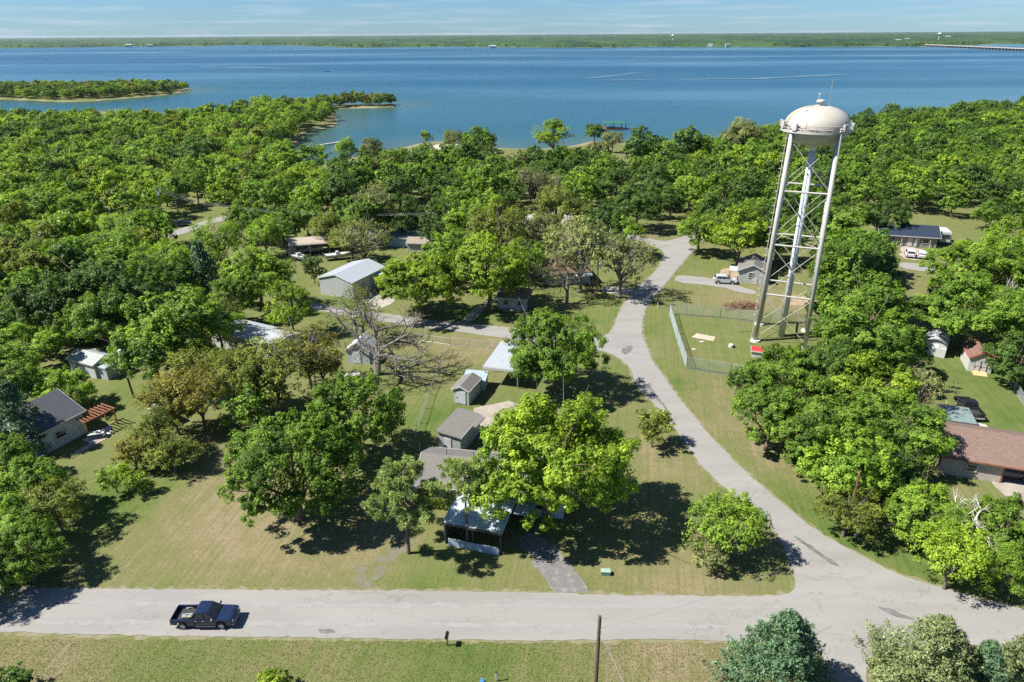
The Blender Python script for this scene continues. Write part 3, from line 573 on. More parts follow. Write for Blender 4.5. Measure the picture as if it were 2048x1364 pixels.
def tree_px(key, u, v, wpx, colour, label, group=None, hs=1.0, wf_=1.0):
    """stand a tree so that its crown, wpx wide, is centred on photo pixel (u, v)"""
    sp, cn, me, tr, Rx, H, zc = CROWNS[key]; sc = 1.0; z = zc; gzv = 0.0
    for _ in range(6):
        p = G(u, v, z); sc = wpx/PXL(p)[2]/(2*Rx); gzv = gz(p[0], p[1]) if p[1] > 240 else 0.0; z = gzv+zc*sc*hs
    p = G(u, v, z)
    return plant(key, (p[0], p[1], gzv-.02), sc*wf_, hs, random.uniform(0, 6.28), PAL[colour], label, group)
T_ = tree_px
# --- the trees one can tell apart, from the front to the back
T_('oak0', 1095, 900, 320, 'y', 'huge spreading yellow-green oak over the grey roofed house', hs=1.12)
T_('oak1', 1112, 688, 190, 'g', 'dark round oak beside the bend where the two roads meet', hs=1.2)
T_('oak2', 578, 905, 262, 'g', 'big dense bright green tree standing alone in the brown lawn', hs=1.15)
T_('round0', 714, 822, 192, 'g', 'olive green round tree just behind the big lawn tree', hs=1.05)
T_('pine0', 806, 975, 165, 'p', 'tall pine left of the blue roofed carport', hs=1.0)
T_('pine1', 930, 955, 116, 'p', 'slimmer pine leaning over the carport roof', hs=1.32)
T_('shrub0', 1308, 845, 84, 'o', 'small olive tree at the edge of the bending road', hs=1.0)
T_('open0', 1458, 1035, 150, 'l', 'light green young tree by the side road junction', hs=.9)
T_('shrub1', 1418, 1095, 96, 's', 'thin brownish brush left of the light green junction tree', hs=.8)
T_('cedar0', 1560, 1325, 240, 'b', 'blue-green pointed cedar in front of the bottom road')
T_('cedar1', 1862, 1330, 235, 'c', 'broad olive cedar at the bottom right of the junction')
T_('cedar2', 1965, 1350, 120, 'b', 'bluish cedar growing against the broad olive cedar')
T_('cedar2', 2046, 1315, 90, 'c', 'olive cedar cut by the right edge of the photo')
T_('bush0', 20, 1362, 95, 'd', 'dark bush in the bottom left corner')
T_('bush1', 545, 1362, 75, 'y', 'yellow-green bush tip at the bottom edge below the pickup')
for i, (u, v, w, c, lab) in enumerate([
    (55, 960, 130, 'g', 'bright green tree in front of the charcoal roofed house'),
    (20, 1040, 130, 'g', 'green tree on the left edge above the long lawn shadow'),
    (105, 1000, 120, 'o', 'olive tree with the long shadow on the left lawn'),
    (45, 1100, 140, 'g', 'lowest broadleaf tree on the left edge beside the road'),
    (-30, 1150, 150, 'd', 'dark tree half outside the left edge by the road')]):
    T_(('round1', 'round2', 'open1', 'round0', 'oak1')[i], u, v, w, c, lab)
T_('cedar2', 34, 848, 118, 'b', 'blue-grey cedar against the charcoal roofed house', hs=1.1)
T_('round1', 5, 905, 105, 'g', 'green tree on the left edge just below the blue-grey cedar')
T_('open2', 310, 860, 112, 'o', 'olive tree beside the white garden path')
T_('shrub2', 265, 900, 75, 'r', 'russet tall shrub nearest the brick-red pergola')
T_('shrub0', 225, 950, 62, 'y', 'yellowish shrub at the corner of the left lawn')
T_('open1', 392, 775, 135, 'r', 'russet-green tree in the middle of the olive row')
T_('open0', 470, 742, 135, 'o', 'olive tree in front of the long white mobile home')
T_('sparse0', 540, 715, 150, 'o', 'thin olive tree right of the long white mobile home')
T_('sparse1', 610, 690, 140, 'r', 'russet thin tree left of the white gambrel shed')
T_('shrub1', 500, 800, 110, 'g', 'green scrub behind the dense lawn tree')
T_('open2', 340, 900, 100, 'o', 'olive shrubby tree casting a shadow on the lawn corner', hs=.8)
T_('round2', 50, 690, 140, 'l', 'bright round tree left of the small white house with shed', hs=.78)
T_('round0', 125, 774, 116, 'l', 'bright tree between the white house and the charcoal roof', hs=.8)
T_('round1', 20, 760, 120, 'g', 'green tree on the left edge below the bright round tree')
T_('oak1', 250, 575, 215, 'd', 'large dark tree behind the small white house with shed')
T_('round1', 360, 640, 185, 'l', 'broad light green tree in front of the large dark one')
T_('round2', 300, 690, 150, 'g', 'green tree above the leaning utility pole')
T_('round0', 205, 630, 140, 'g', 'green tree behind the roof of the small white house')
T_('cedar2', 408, 560, 85, 'b', 'dark grey-green conical evergreen in the left middle wood', hs=1.3)
T_('open1', 320, 530, 130, 'l', 'pale green open tree below the lane clearing')
T_('round2', 105, 600, 160, 'd', 'dark tree left of the large dark tree')
T_('open0', 430, 625, 110, 'o', 'olive tree touching the left end of the mobile home roof')
T_('round0', 512, 545, 132, 'l', 'bright dense tree left of the white metal barn')
T_('open2', 580, 605, 110, 'y', 'yellow tree beside the left street end')
T_('shrub2', 625, 530, 50, 'd', 'small dark lollipop tree in front of the white metal barn', hs=1.1)
T_('open1', 435, 475, 105, 'l', 'light tree in the clearing by the lane')
T_('open2', 85, 515, 95, 'y', 'yellow-green tree near the left edge above the blue roof tip')
T_('round1', 180, 510, 100, 'g', 'green tree below the curve of the lane')
T_('oak2', 838, 552, 170, 'y', 'yellow-green oak right of the white metal barn', hs=.95)
T_('round2', 975, 525, 165, 'y', 'bright green dense tree above the gravel path')
T_('round0', 905, 500, 120, 'l', 'light tree behind the yellow-green oak')
T_('bare0', 748, 672, 225, 's', 'large dead grey tree with twisted limbs beside the white gambrel shed', hs=.9)
T_('bare1', 722, 610, 130, 'o', 'thin brown budding tree in front of the barn apron')
T_('sparse1', 725, 470, 110, 's', 'thin grey-green tree behind the white metal barn')
T_('bare1', 1060, 560, 110, 's', 'grey leafless tree over the small white cottage')
T_('bare2', 1135, 540, 110, 's', 'leaning bare tree in front of the orange-brown roof')
T_('sparse0', 1165, 470, 150, 's', 'wide thin tree behind the orange-brown roof')
T_('sparse1', 1245, 510, 130, 's', 'thin grey-green tree beside the upper bend of the road')
T_('open1', 1000, 450, 130, 'o', 'olive tree above the gravel path house')
T_('open0', 1120, 410, 120, 'o', 'olive open tree by the pale dirt yard')
T_('round1', 1400, 455, 85, 'l', 'upright light green tree right of the upper road end')
T_('open2', 1480, 455, 130, 'y', 'yellow-green open tree behind the small house with the silver car')
T_('round2', 1275, 400, 100, 'd', 'dark tree left of the upper road end')
T_('round0', 1705, 535, 150, 'g', 'green tree right of the water tower legs')
T_('round1', 1725, 600, 165, 'g', 'green tree halfway down the right side of the tower')
T_('round2', 1730, 665, 180, 'g', 'dense green tree beside the tower foot')
T_('oak1', 1575, 745, 175, 'g', 'broad green tree in front of the tower base')
T_('round0', 1660, 735, 150, 'd', 'dark green tree just right of the tower base')
T_('round2', 1745, 770, 165, 'y', 'bright yellow-green crown in the middle of the roadside thicket')
T_('shrub0', 1487, 760, 72, 'd', 'small dark tree at the fence corner')
T_('round1', 1545, 815, 150, 'g', 'green tree overhanging the verge of the side road')
T_('oak2', 1665, 850, 210, 'g', 'large green tree in the middle of the roadside thicket')
T_('oak0', 1790, 840, 190, 'g', 'large green tree hiding the end of the brown roofed house')
T_('round0', 1700, 920, 175, 'l', 'light green tree at the lower end of the roadside thicket')
T_('round1', 1790, 930, 120, 'd', 'dark tree behind the roadside utility pole')
T_('open1', 1700, 1010, 125, 'o', 'olive-yellow shrubby tree behind the roadside utility pole', hs=.9)
T_('round2', 1850, 1020, 150, 'l', 'light green tree left of the white-limbed dead tree')
T_('open0', 1915, 1095, 140, 'y', 'yellow-green tree below the white-limbed dead tree')
T_('round1', 2010, 1040, 130, 'g', 'green tree on the right edge below the garage')
T_('open2', 2020, 1130, 110, 'l', 'light tree low on the right edge')
T_('white0', 1950, 1030, 130, 's', 'white-limbed dead tree among the right foreground trees')
T_('white0', 2022, 590, 60, 's', 'bleached leafless trunk on the right edge', hs=1.6)
T_('sparse0', 1845, 765, 110, 's', 'thin grey-green tree in front of the white rounded shed')
T_('oak1', 1945, 610, 200, 'g', 'large green tree below the driveway of the navy roofed house')
T_('round1', 2040, 705, 112, 'd', 'dark tree beside the brown roofed shed')
T_('oak2', 1962, 525, 185, 'l', 'large light green tree right of the two white cars')
T_('round0', 2040, 480, 130, 'l', 'light green tree on the right edge above the large light green tree')
T_('round2', 1800, 690, 110, 'g', 'green tree left of the white rounded shed')
T_('round0', 2030, 640, 110, 'g', 'green tree on the right edge behind the bleached trunk')
T_('round2', 1540, 690, 50, 'g', 'small green tree at the foot of the tower') if False else None
for k_, u, v, w, cc, lab in (('round0', 1205, 445, 110, 'd', 'dark tree behind the thin tree by the orange-brown roof'), ('open2', 1080, 470, 100, 's', 'pale olive thin tree below the dirt yard'), ('round1', 940, 440, 110, 'l', 'light tree behind the dark roofed house'),
    ('round2', 1050, 510, 90, 'g', 'green tree touching the orange-brown roof on its left'), ('open0', 1250, 455, 80, 'l', 'light open tree beside the upper side street'), ('round0', 1560, 470, 100, 'g', 'green tree behind the small gabled cottage'), ('round1', 1640, 440, 100, 'd', 'dark tree seen between the tower legs'),
    ('round2', 1440, 415, 110, 'd', 'dark tree behind the upright light green tree'), ('round0', 1770, 425, 90, 'd', 'dark tree above the left end of the navy roof'), ('round0', 802, 428, 95, 'd', 'dark tree behind the dark roofed house'), ('round1', 722, 425, 100, 'g', 'green tree left of the pale carport roof'), ('sparse0', 748, 395, 110, 's', 'grey-green thin tree rising out of the dark middle wood'), ('round2', 885, 445, 95, 'd', 'dark tree right of the dark roofed house'), ('open0', 650, 445, 75, 'o', 'olive tree behind the tan canopy'), ('open2', 700, 470, 80, 'o', 'olive thin tree between the tan canopy and the pale carport'), ('round0', 560, 445, 80, 'g', 'green tree behind the crossarm pole by the lane'), ('round1', 295, 440, 90, 'g', 'green tree standing in front of the lane near its left end'), ('open1', 245, 452, 90, 'l', 'light tree at the left end of the lane'), ('round2', 492, 432, 85, 'g', 'green tree on the wood edge right of the lane end'), ('open0', 525, 458, 75, 'l', 'light open tree on the grass behind the tan canopy'), ('round0', 612, 428, 80, 'g', 'green tree at the wood edge above the tan canopy'), ('round2', 1690, 425, 90, 'g', 'green tree behind the white metal shed roof'),
    ('open1', 400, 722, 110, 'o', 'olive tree left of the white mobile home in the row'), ('open0', 340, 790, 120, 'r', 'russet tree in the olive row left of centre'), ('shrub1', 530, 765, 120, 'o', 'olive brush below the mobile home'), ('shrub2', 270, 960, 50, 'y', 'small yellow sapling on the lawn corner'),
    ('open1', 640, 720, 90, 'o', 'small olive tree touching the weathered shed'), ('round1', 460, 590, 100, 'g', 'green tree behind the mobile home'), ('open2', 250, 500, 110, 'l', 'light tree beneath the lane'), ('round2', 330, 590, 120, 'g', 'green tree above the broad light green one')):
    T_(k_, u, v, w, cc, lab)
# waterside trees
T_('open0', 690, 292, 48, 'l', 'first slim tree right of the lake inlet', hs=1.15); T_('open2', 742, 295, 50, 's', 'second slim tree right of the lake inlet', hs=1.05)
T_('bush0', 852, 269, 24, 'y', 'lone round yellow tree on the boat ramp point', hs=1.2); T_('open1', 908, 274, 46, 'o', 'yellow-olive tree beside the boat ramp'); T_('round0', 958, 278, 66, 'g', 'round dark tree beside the boat ramp')
T_('open2', 1105, 265, 74, 'y', 'pale yellow rounded tree on the lake shore', hs=.95); T_('round1', 1190, 260, 38, 'g', 'shore tree beside the green boat dock'); T_('open1', 1225, 275, 42, 's', 'small thin shore tree under the boat dock')
T_('wood0', 1285, 290, 80, 'd', 'dark shore tree right of the boat dock'); T_('wood1', 1372, 280, 84, 'd', 'broad dark shore tree left of the water tower'); T_('open0', 1490, 262, 80, 's', 'pale olive shore tree beside the water tower')
T_('wood2', 1783, 222, 40, 'd', 'tall dark shore tree above the right wood'); T_('wood3', 1915, 225, 60, 'd', 'dark rounded shore tree in the right wood'); T_('cedar2', 2040, 215, 30, 'd', 'dark evergreen on the right edge by the shore')
T_('wood1', 625, 308, 62, 'l', 'light tree standing by the wooden dock in the inlet')

# --- the woods: trees by the hundred, standing where the photograph has tree cover
WOODS = {
 'left wood': [(-300, 260), (0, 252), (100, 252), (200, 250), (330, 258), (380, 248), (450, 236), (525, 222), (610, 217), (655, 219), (664, 240), (605, 262), (585, 290), (560, 320), (590, 352), (640, 368), (640, 450), (560, 450), (480, 440), (430, 405), (380, 412), (330, 440), (200, 478), (100, 500), (0, 520), (-300, 560)],
 'middle wood': [(645, 372), (690, 368), (760, 352), (830, 345), (890, 343), (960, 340), (1060, 345), (1150, 340), (1220, 345), (1240, 360), (1232, 400), (1200, 440), (1130, 425), (1090, 400), (1040, 420), (1000, 460), (890, 480), (850, 450), (780, 425), (700, 440), (640, 450)],
 'right wood': [(1285, 328), (1340, 330), (1400, 322), (1460, 298), (1560, 274), (1660, 266), (1740, 252), (1830, 250), (1910, 238), (2060, 222), (2300, 200), (2400, 430), (2048, 455), (1960, 462), (1895, 440), (1760, 430), (1640, 440), (1600, 470), (1540, 490), (1440, 470), (1370, 455), (1290, 450), (1262, 400), (1252, 350)],
 'left hollow': [(-120, 560), (0, 545), (60, 540), (190, 525), (300, 560), (420, 590), (440, 640), (250, 690), (100, 690), (-120, 760)],
 'left yards': [(30, 480), (200, 500), (330, 505), (330, 560), (190, 530), (60, 535)],
 'right thicket': [(1660, 510), (1720, 520), (1740, 570), (1765, 640), (1780, 700), (1640, 720), (1640, 600)],
 'right hollow': [(1945, 600), (2060, 560), (2300, 560), (2300, 720), (2040, 690), (1900, 650)],
 'island': [(-180, 196), (0, 196), (60, 199), (120, 201), (180, 200), (250, 194), (330, 188), (378, 180), (330, 178), (200, 181), (0, 181), (-180, 182)],
 'long spit': [(640, 222), (655, 219), (700, 214), (740, 214), (787, 212.5), (787, 208.6), (740, 209.4), (700, 209.4), (655, 210), (640, 211)]}
CLEAR = [[(180, 470), (430, 425), (470, 430), (470, 462), (330, 500), (180, 515)], [(1285, 440), (1400, 440), (1410, 480), (1280, 480)], [(1230, 380), (1262, 330), (1280, 330), (1262, 400)], [(1540, 262), (1700, 250), (1700, 262), (1560, 280)],
         [(1690, 430), (1900, 425), (1900, 500), (1680, 490)], [(1040, 415), (1140, 405), (1160, 440), (1035, 450)], [(735, 425), (880, 425), (890, 500), (740, 500)], [(560, 460), (680, 455), (690, 520), (550, 520)], [(1790, 520), (1900, 520), (1900, 550), (1790, 550)]]
rgW = np.random.default_rng(5); cand = []; grid = {}
def free(x, y, gap):
    gx, gy = int(x//8), int(y//8)
    for i in (-1, 0, 1):
        for j in (-1, 0, 1):
            for q in grid.get((gx+i, gy+j), ()):
                if (q[0]-x)**2+(q[1]-y)**2 < (gap*q[2])**2: return False
    return True
for q in TREES: grid.setdefault((int(q[0]//8), int(q[1]//8)), []).append((q[0], q[1], .9))
WOODCOL = {'left wood': 'dgggglllyyyool', 'middle wood': 'dddggggldgdds', 'right wood': 'dddgggdlgdgygd', 'left hollow': 'ddgglgo', 'left yards': 'lgoyg', 'right thicket': 'ggdg', 'right hollow': 'ggdl', 'island': 'dgoygdsl', 'long spit': 'dgoo'}
for zn, poly in WOODS.items():
    wp = np.array([G2(*q, -2.9 if zn in ('island', 'long spit') else 0.0) for q in poly]); lo, hi = wp.min(0), wp.max(0); n_try = int(np.prod(hi-lo)/6); spacing = {'island': 6.5, 'long spit': 6.0, 'left hollow': 5.4, 'right hollow': 5.6, 'right thicket': 5.4, 'left yards': 6.2}.get(zn, 6.8)
    pts = rgW.uniform(lo, hi, (min(n_try, 60000), 2)); ok = inpoly(pts[:, 0], pts[:, 1], wp); pts = pts[ok]; zz, dd = ground_z(pts[:, 0], pts[:, 1])
    for (x, y), z, d in zip(pts, zz, dd):
        if d < (1.2 if zn == 'long spit' else 2.5): continue
        u, v, s = PXL((x, y, z))
        if u < -260 or u > 2300: continue
        if any(inpoly(np.array([u]), np.array([v]), c)[0] for c in CLEAR): continue
        if not free(x, y, spacing): continue
        grid.setdefault((int(x//8), int(y//8)), []).append((x, y, 1.0))
        nzv = math.sin(x*.045+1.3)*math.cos(y*.038)+.5*math.sin(x*.11+y*.07); pal = WOODCOL[zn]; k = int(np.clip((nzv+1.5)/3*len(pal)+rgW.normal(0, len(pal)*.28), 0, len(pal)-1)) if zn == 'left wood' else rgW.integers(len(pal))
        cand.append((s, x, y, float(z)-(1.5 if zn in ('island', 'long spit') else 0), zn, pal[k], u, v))
cand.sort(key=lambda q: -q[0])
n_own = 300-sum(1 for o in bpy.data.objects if o.get('category') == 'tree')
own = [q for q in cand if -40 < q[6] < 2090][:n_own]; ids = set(id(q) for q in own); rest = [q for q in cand if id(q) not in ids]
CW = {'d': 'dark green', 'g': 'mid green', 'l': 'light green', 'y': 'yellow-green', 'o': 'olive', 's': 'grey-green'}
for q in own:
    s, x, y, z, zn, c, u, v = q
    key = f'wood{rgW.integers(4)}' if c != 's' else f'sparse{rgW.integers(2)}'
    near_ = 'front edge' if v > {'left wood': 455, 'middle wood': 415, 'right wood': 425}.get(zn, 9999) else 'middle'
    side = ('left', 'central', 'right')[int(np.clip({'left wood': u/650, 'middle wood': (u-640)/600, 'right wood': (u-1250)/800}.get(zn, .5)*3, 0, 2))]
    sc = rgW.uniform(.82, 1.2)
    if zn in ('left wood', 'middle wood', 'right wood'):
        lab = f'{CW[c]} tree in the {side} part of the {zn}'+(' along its front edge' if near_ == 'front edge' else '')
    else: lab = f'{CW[c]} rounded tree in the {zn} of trees'
    plant(key, (x, y, z-.02), sc, rgW.uniform(.85, 1.15), rgW.uniform(0, 6.28), PAL[c], lab, f'{CW[c]} trees of the {zn}, {side} {near_}')
SRC = {}
for o in bpy.data.objects:
    if o.type == 'MESH' and o.name.startswith('crown') and o.parent and o.parent.name.startswith('woodland_tree') and o.data.name not in SRC: SRC[o.data.name] = o
SRC = list(SRC.values())
def scatter_wood(name, pts, label, srcs):
    """the rest of a wood: one object that scatters whole crowns over its points"""
    me = bpy.data.meshes.new(name); me.from_pydata([(q[1], q[2], q[3]) for q in pts], [], []); n = len(pts)
    a = me.attributes.new('turn', 'FLOAT', 'POINT'); a.data.foreach_set('value', rgW.uniform(0, 6.28, n).astype(np.float32))
    a = me.attributes.new('size', 'FLOAT', 'POINT'); a.data.foreach_set('value', np.array([q[8] if len(q) > 8 else rgW.uniform(.8, 1.22) for q in pts], np.float32))
    a = me.attributes.new('which', 'INT', 'POINT'); a.data.foreach_set('value', rgW.integers(0, len(srcs), n).astype(np.int32))
    a = me.attributes.new('wood_colour', 'FLOAT_COLOR', 'POINT'); cc = np.array([(*PAL[q[5]], 1) for q in pts], np.float32); cc[:, :3] *= rgW.uniform(.85, 1.2, (n, 1)); a.data.foreach_set('color', cc.ravel())
    a = me.attributes.new('in_wood', 'FLOAT', 'POINT'); a.data.foreach_set('value', np.ones(n, np.float32))
    o = bpy.data.objects.new(name, me); COL.objects.link(o); tag(o, label, 'wood', kind='stuff')
    g = bpy.data.node_groups.new(name, 'GeometryNodeTree'); g.interface.new_socket('Geometry', in_out='INPUT', socket_type='NodeSocketGeometry'); g.interface.new_socket('Geometry', in_out='OUTPUT', socket_type='NodeSocketGeometry')
    n_ = g.nodes; l = g.links; gi = n_.new('NodeGroupInput'); go = n_.new('NodeGroupOutput'); jn = n_.new('GeometryNodeJoinGeometry'); ip = n_.new('GeometryNodeInstanceOnPoints')
    for s in srcs:
        oi = n_.new('GeometryNodeObjectInfo'); oi.inputs['Object'].default_value = s; oi.inputs['As Instance'].default_value = True; l.new(oi.outputs['Geometry'], jn.inputs[0])
    def na(nm, ty):
        q = n_.new('GeometryNodeInputNamedAttribute'); q.data_type = ty; q.inputs['Name'].default_value = nm; return q.outputs['Attribute']
    cx = n_.new('ShaderNodeCombineXYZ'); l.new(na('turn', 'FLOAT'), cx.inputs['Z'])
    ip.inputs['Pick Instance'].default_value = True; l.new(na('which', 'INT'), ip.inputs['Instance Index']); l.new(cx.outputs[0], ip.inputs['Rotation']); l.new(na('size', 'FLOAT'), ip.inputs['Scale'])
    l.new(gi.outputs[0], ip.inputs['Points']); l.new(jn.outputs[0], ip.inputs['Instance']); l.new(ip.outputs[0], go.inputs[0])
    md = o.modifiers.new('scatter', 'NODES'); md.node_group = g; return o
for zn, lab in (('left wood', 'green and yellow-green wood left of the lake inlet'), ('middle wood', 'dark wood in the middle along the lake shore'), ('right wood', 'deep green wood behind the water tower'), ('island', 'low wooded island in the lake on the left'), ('long spit', 'thin line of trees on the long spit')):
    pts = [q for q in rest if q[4] == zn]
    if pts: scatter_wood('woods', pts, lab, SRC)
print('trees', len(own), 'rest', len(rest), {z: sum(1 for q in cand if q[4] == z) for z in WOODS})
# far shore: a lumpy canopy sheet reaching to the horizon, with a front row of crowns along the water
fy = np.geomspace(1700, 25000, 260); fx = np.linspace(-1, 1, 520); FY, FX = np.meshgrid(fy, fx, indexing='ij'); FX = FX*(FY*.98)
_, fd = ground_z(FX.ravel(), FY.ravel()); fd = fd.reshape(FX.shape); fz = np.where(fd > 12, np.clip((fd-12)/30, 0, 1)*9+RNG.uniform(-4, 4, FX.shape)*np.clip(fd/40, 0, 1)+(3*np.sin(FX*.004)*np.cos(FY*.003)+3.5*np.sin(FX*.0113+FY*.004)*np.sin(FX*.0031+1)+2.5*np.sin(FX*.031+FY*.02))*np.clip(fd/60, 0, 1), -6.0)
keep = (fd[:-1, :-1] > -80)&(FY[:-1, :-1] > 1750); vi = np.arange(FX.size).reshape(FX.shape)
ff = np.stack([vi[:-1, :-1], vi[:-1, 1:], vi[1:, 1:], vi[1:, :-1]], -1)[keep]
FARM = mat('far_canopy', (.008, .036, .012), .95, .2, .006, col2=(.034, .078, .020), lo=.38, hi=.62, stretch=(1, .35, 1))  # canopy self-shadowing is put into this darkened base colour
used = np.unique(ff); remap = np.zeros(FX.size, int); remap[used] = np.arange(len(used))
fo = bpy.data.objects.new('far_woods', fast_mesh('far_woods', np.stack([FX, FY, fz], -1).reshape(-1, 3)[used], remap[ff], [FARM])); COL.objects.link(fo); tag(fo, 'unbroken wooded far shore along the whole horizon', 'wood', kind='stuff')
pts = []
P = wpoly(FARSH)
for i in range(len(P)-1):
    a, b = P[i], P[i+1]; L = np.linalg.norm(b-a); t = (b-a)/L; nn = np.array([t[1], -t[0]]); nn = nn if nn[1] > 0 else -nn
    for k in range(int(L/11)):
        p = a+t*rgW.uniform(0, L)+nn*(8+abs(rgW.normal(0, 60)))
        if -1.0 < p[0]/p[1] < 1.0 and ground_z(p[:1], p[1:])[1][0] > 4: pts.append((0, p[0], p[1], -2.0, 'far', 'dgggloys'[rgW.integers(8)], 0, 0, rgW.uniform(.7, 1.5)))
scatter_wood('shore_trees', pts, 'row of trees along the water of the far shore', SRC)
# ------------------------------------------------------------------ water tower
def water_tower():
    c = G(1562, 672); az = math.atan2(c[0], c[1]); t = empty('water_tower', (c[0], c[1], 0), -az, 'tall cream water tower on four legs inside the chain-link yard', 'water tower')
    def hw(z): return 3.75-(3.75-3.15)*z/32.5
    a, up, dn, zc = 4.55, 2.95, 2.7, 33.35
    prof = [(0.0, -dn-.02)]+[(a*math.cos(w)**.9 if w < 0 else a*math.cos(w)**.86, (dn if w < 0 else up)*math.sin(w)) for w in np.linspace(-math.pi/2*.985, math.pi/2*.99, 40)]+[(0, up)]
    tank = MB().lathe(prof, 56, (0, 0, zc)).build('tank', TANKM, t, smooth=True)
    mb = MB()
    for w in (0.35, 2.2, 4.4):        # weld seams and a vertical conduit on the shell
        mb.tube([(a*1.012*math.cos(q)*math.cos(w), a*1.012*math.cos(q)*math.sin(w), zc+up*1.01*math.sin(q)) for q in np.linspace(0, 1.45, 12)], .05, 5)
    mb.build('conduit', CREAM, tank)
    mb = MB(); w = R(205)             # ladder from the balcony to the roof hatch
    for o_ in (-.25, .25): mb.tube([((a*1.03*math.cos(q))*math.cos(w)-o_*math.sin(w), (a*1.03*math.cos(q))*math.sin(w)+o_*math.cos(w), zc+up*1.03*math.sin(q)) for q in np.linspace(-.1, 1.35, 14)], .045, 5)
    for q in np.linspace(-.05, 1.3, 26):
        p = [((a*1.03*math.cos(q))*math.cos(w)-o_*math.sin(w), (a*1.03*math.cos(q))*math.sin(w)+o_*math.cos(w), zc+up*1.03*math.sin(q)) for o_ in (-.25, .25)]; mb.tube(p, .03, 4)
    mb.build('roof_ladder', mat('stained_steel', (.50, .40, .28), .7, .2), t)
    MB().lathe([(.0, 0), (.32, 0), (.32, .5), (.62, .55), (.62, .75), (.0, .95)], 18, (0, 0, zc+up-.08)).build('roof_vent', CREAM, t)
    MB().box(-1.6, -2.2, zc+2.3, .7, .6, .3, .6).build('roof_hatch', CREAM, t, bevel=.03)
    MB().tube([(-.35, .1, zc+up), (-.35, .1, zc+up+1.5)], .05, 5).box(-.35, .1, zc+up+1.55, .3, .3, .22).build('beacon', WHITE, t)
    MB().tube([(1.1, .2, zc+up-.2), (1.1, .2, zc+up+3.6)], .045, 5).build('antenna', STEEL, t)
    ro, ri, bz = 4.92, 4.3, zc-.55
    MB().lathe([(ri, .0), (ro, 0), (ro, .16), (ri, .16), (ri, 0)], 56, (0, 0, bz)).build('balcony', CREAM, t)
    mb = MB()
    for z in (.62, 1.1): mb.tube([(ro*.99*math.cos(w), ro*.99*math.sin(w), bz+z) for w in np.linspace(0, 2*math.pi, 57)], .055, 5, cap=False)
    mb.lathe([(ro, .16), (ro, .34)], 56, (0, 0, bz))
    for k in range(28):
        w = 2*math.pi*k/28; mb.tube([(ro*.99*math.cos(w), ro*.99*math.sin(w), bz+.1), (ro*.99*math.cos(w), ro*.99*math.sin(w), bz+1.12)], .05, 5)
    mb.build('railing', CREAM, t)
    for w, z in ((R(183), .2), (R(205), .2), (R(235), .1), (R(320), .1), (R(345), .15)):   # equipment boxes hung on the railing
        MB().box(ro*1.0*math.cos(w), ro*1.0*math.sin(w), bz+.75+z, .35, .7, .95, w).build('equipment_box', WHITE, t, bevel=.02)
    for sx, sy in ((-1, -1), (1, -1), (1, 1), (-1, 1)):
        h0, h1 = hw(0), hw(33.3); q = 1.0
        lg = MB().tube([(sx*h0, sy*h0, 0), (sx*h1*q, sy*h1*q, 33.6)], [.31, .31], 16).build('leg', CREAM, t, smooth=True)
        MB().lathe([(0, .3), (.75, .3), (.85, 0), (.85, -.3)], 16, (sx*h0, sy*h0, 0)).build('footing', CONC_G, lg)
    MB().tube([(0, 0, 0), (0, 0, 30.6)], .50, 20).lathe([(.50, 30.0), (.62, 30.6), (1.2, 31.05), (1.9, 31.35)], 20).build('riser', mat('riser_cool_shade', (.60, .61, .61), .5, .1, .4, col2=(.47, .46, .43), lo=.5, hi=.8), t, smooth=True)  # riser is cooler than the legs: bluish skylit shade put into its colour
    lev = [.6, 8.2, 16.2, 24.4, 32.0]
    cs = [(-1, -1), (1, -1), (1, 1), (-1, 1)]
    def P(k, z): h = hw(z); return np.array([cs[k % 4][0]*h, cs[k % 4][1]*h, z])
    for z in lev[1:4]:
        for k in range(4): MB().tube([P(k, z), P(k+1, z)], .15, 8).build('strut', CREAM, t)
    for i in range(4):
        for k in range(4):
            for s in (0, 1): MB().tube([P(k+s, lev[i]+.2), P(k+1-s, lev[i+1]-.25)], .05, 6).build('brace_rod', CREAM, t)
    for k in range(4):                # riser guy rods
        MB().tube([P(k, lev[2]), (0, 0, lev[2])], .035, 5).build('riser_tie', CREAM, t)
    mb = MB(); h0, h1 = hw(0), hw(33)
    def L(z, o_): h = hw(z); return (-h-.62+o_*.0, -h+.25+o_, z)
    for o_ in (-.24, .24): mb.tube([L(2.2, o_), L(33.0, o_)], .05, 5)
    for z in np.arange(2.4, 33, .4): mb.tube([L(z, -.24), L(z, .24)], .028, 4)
    for z in np.arange(4.5, 33, 1.1): mb.tube([(L(z, 0)[0]-.36*math.sin(w), L(z, 0)[1]+.36*math.cos(w), z) for w in np.linspace(-.2, 3.34, 9)], .03, 4)
    for z in np.arange(3, 33, 5): mb.tube([L(z, 0), (-hw(z), -hw(z), z)], .04, 4)
    mb.build('ladder', CREAM, t)
    MB().tube([L(0, 0), L(2.2, 0)], .09, 6).build('ladder_foot', CREAM, t)
    return t
water_tower()
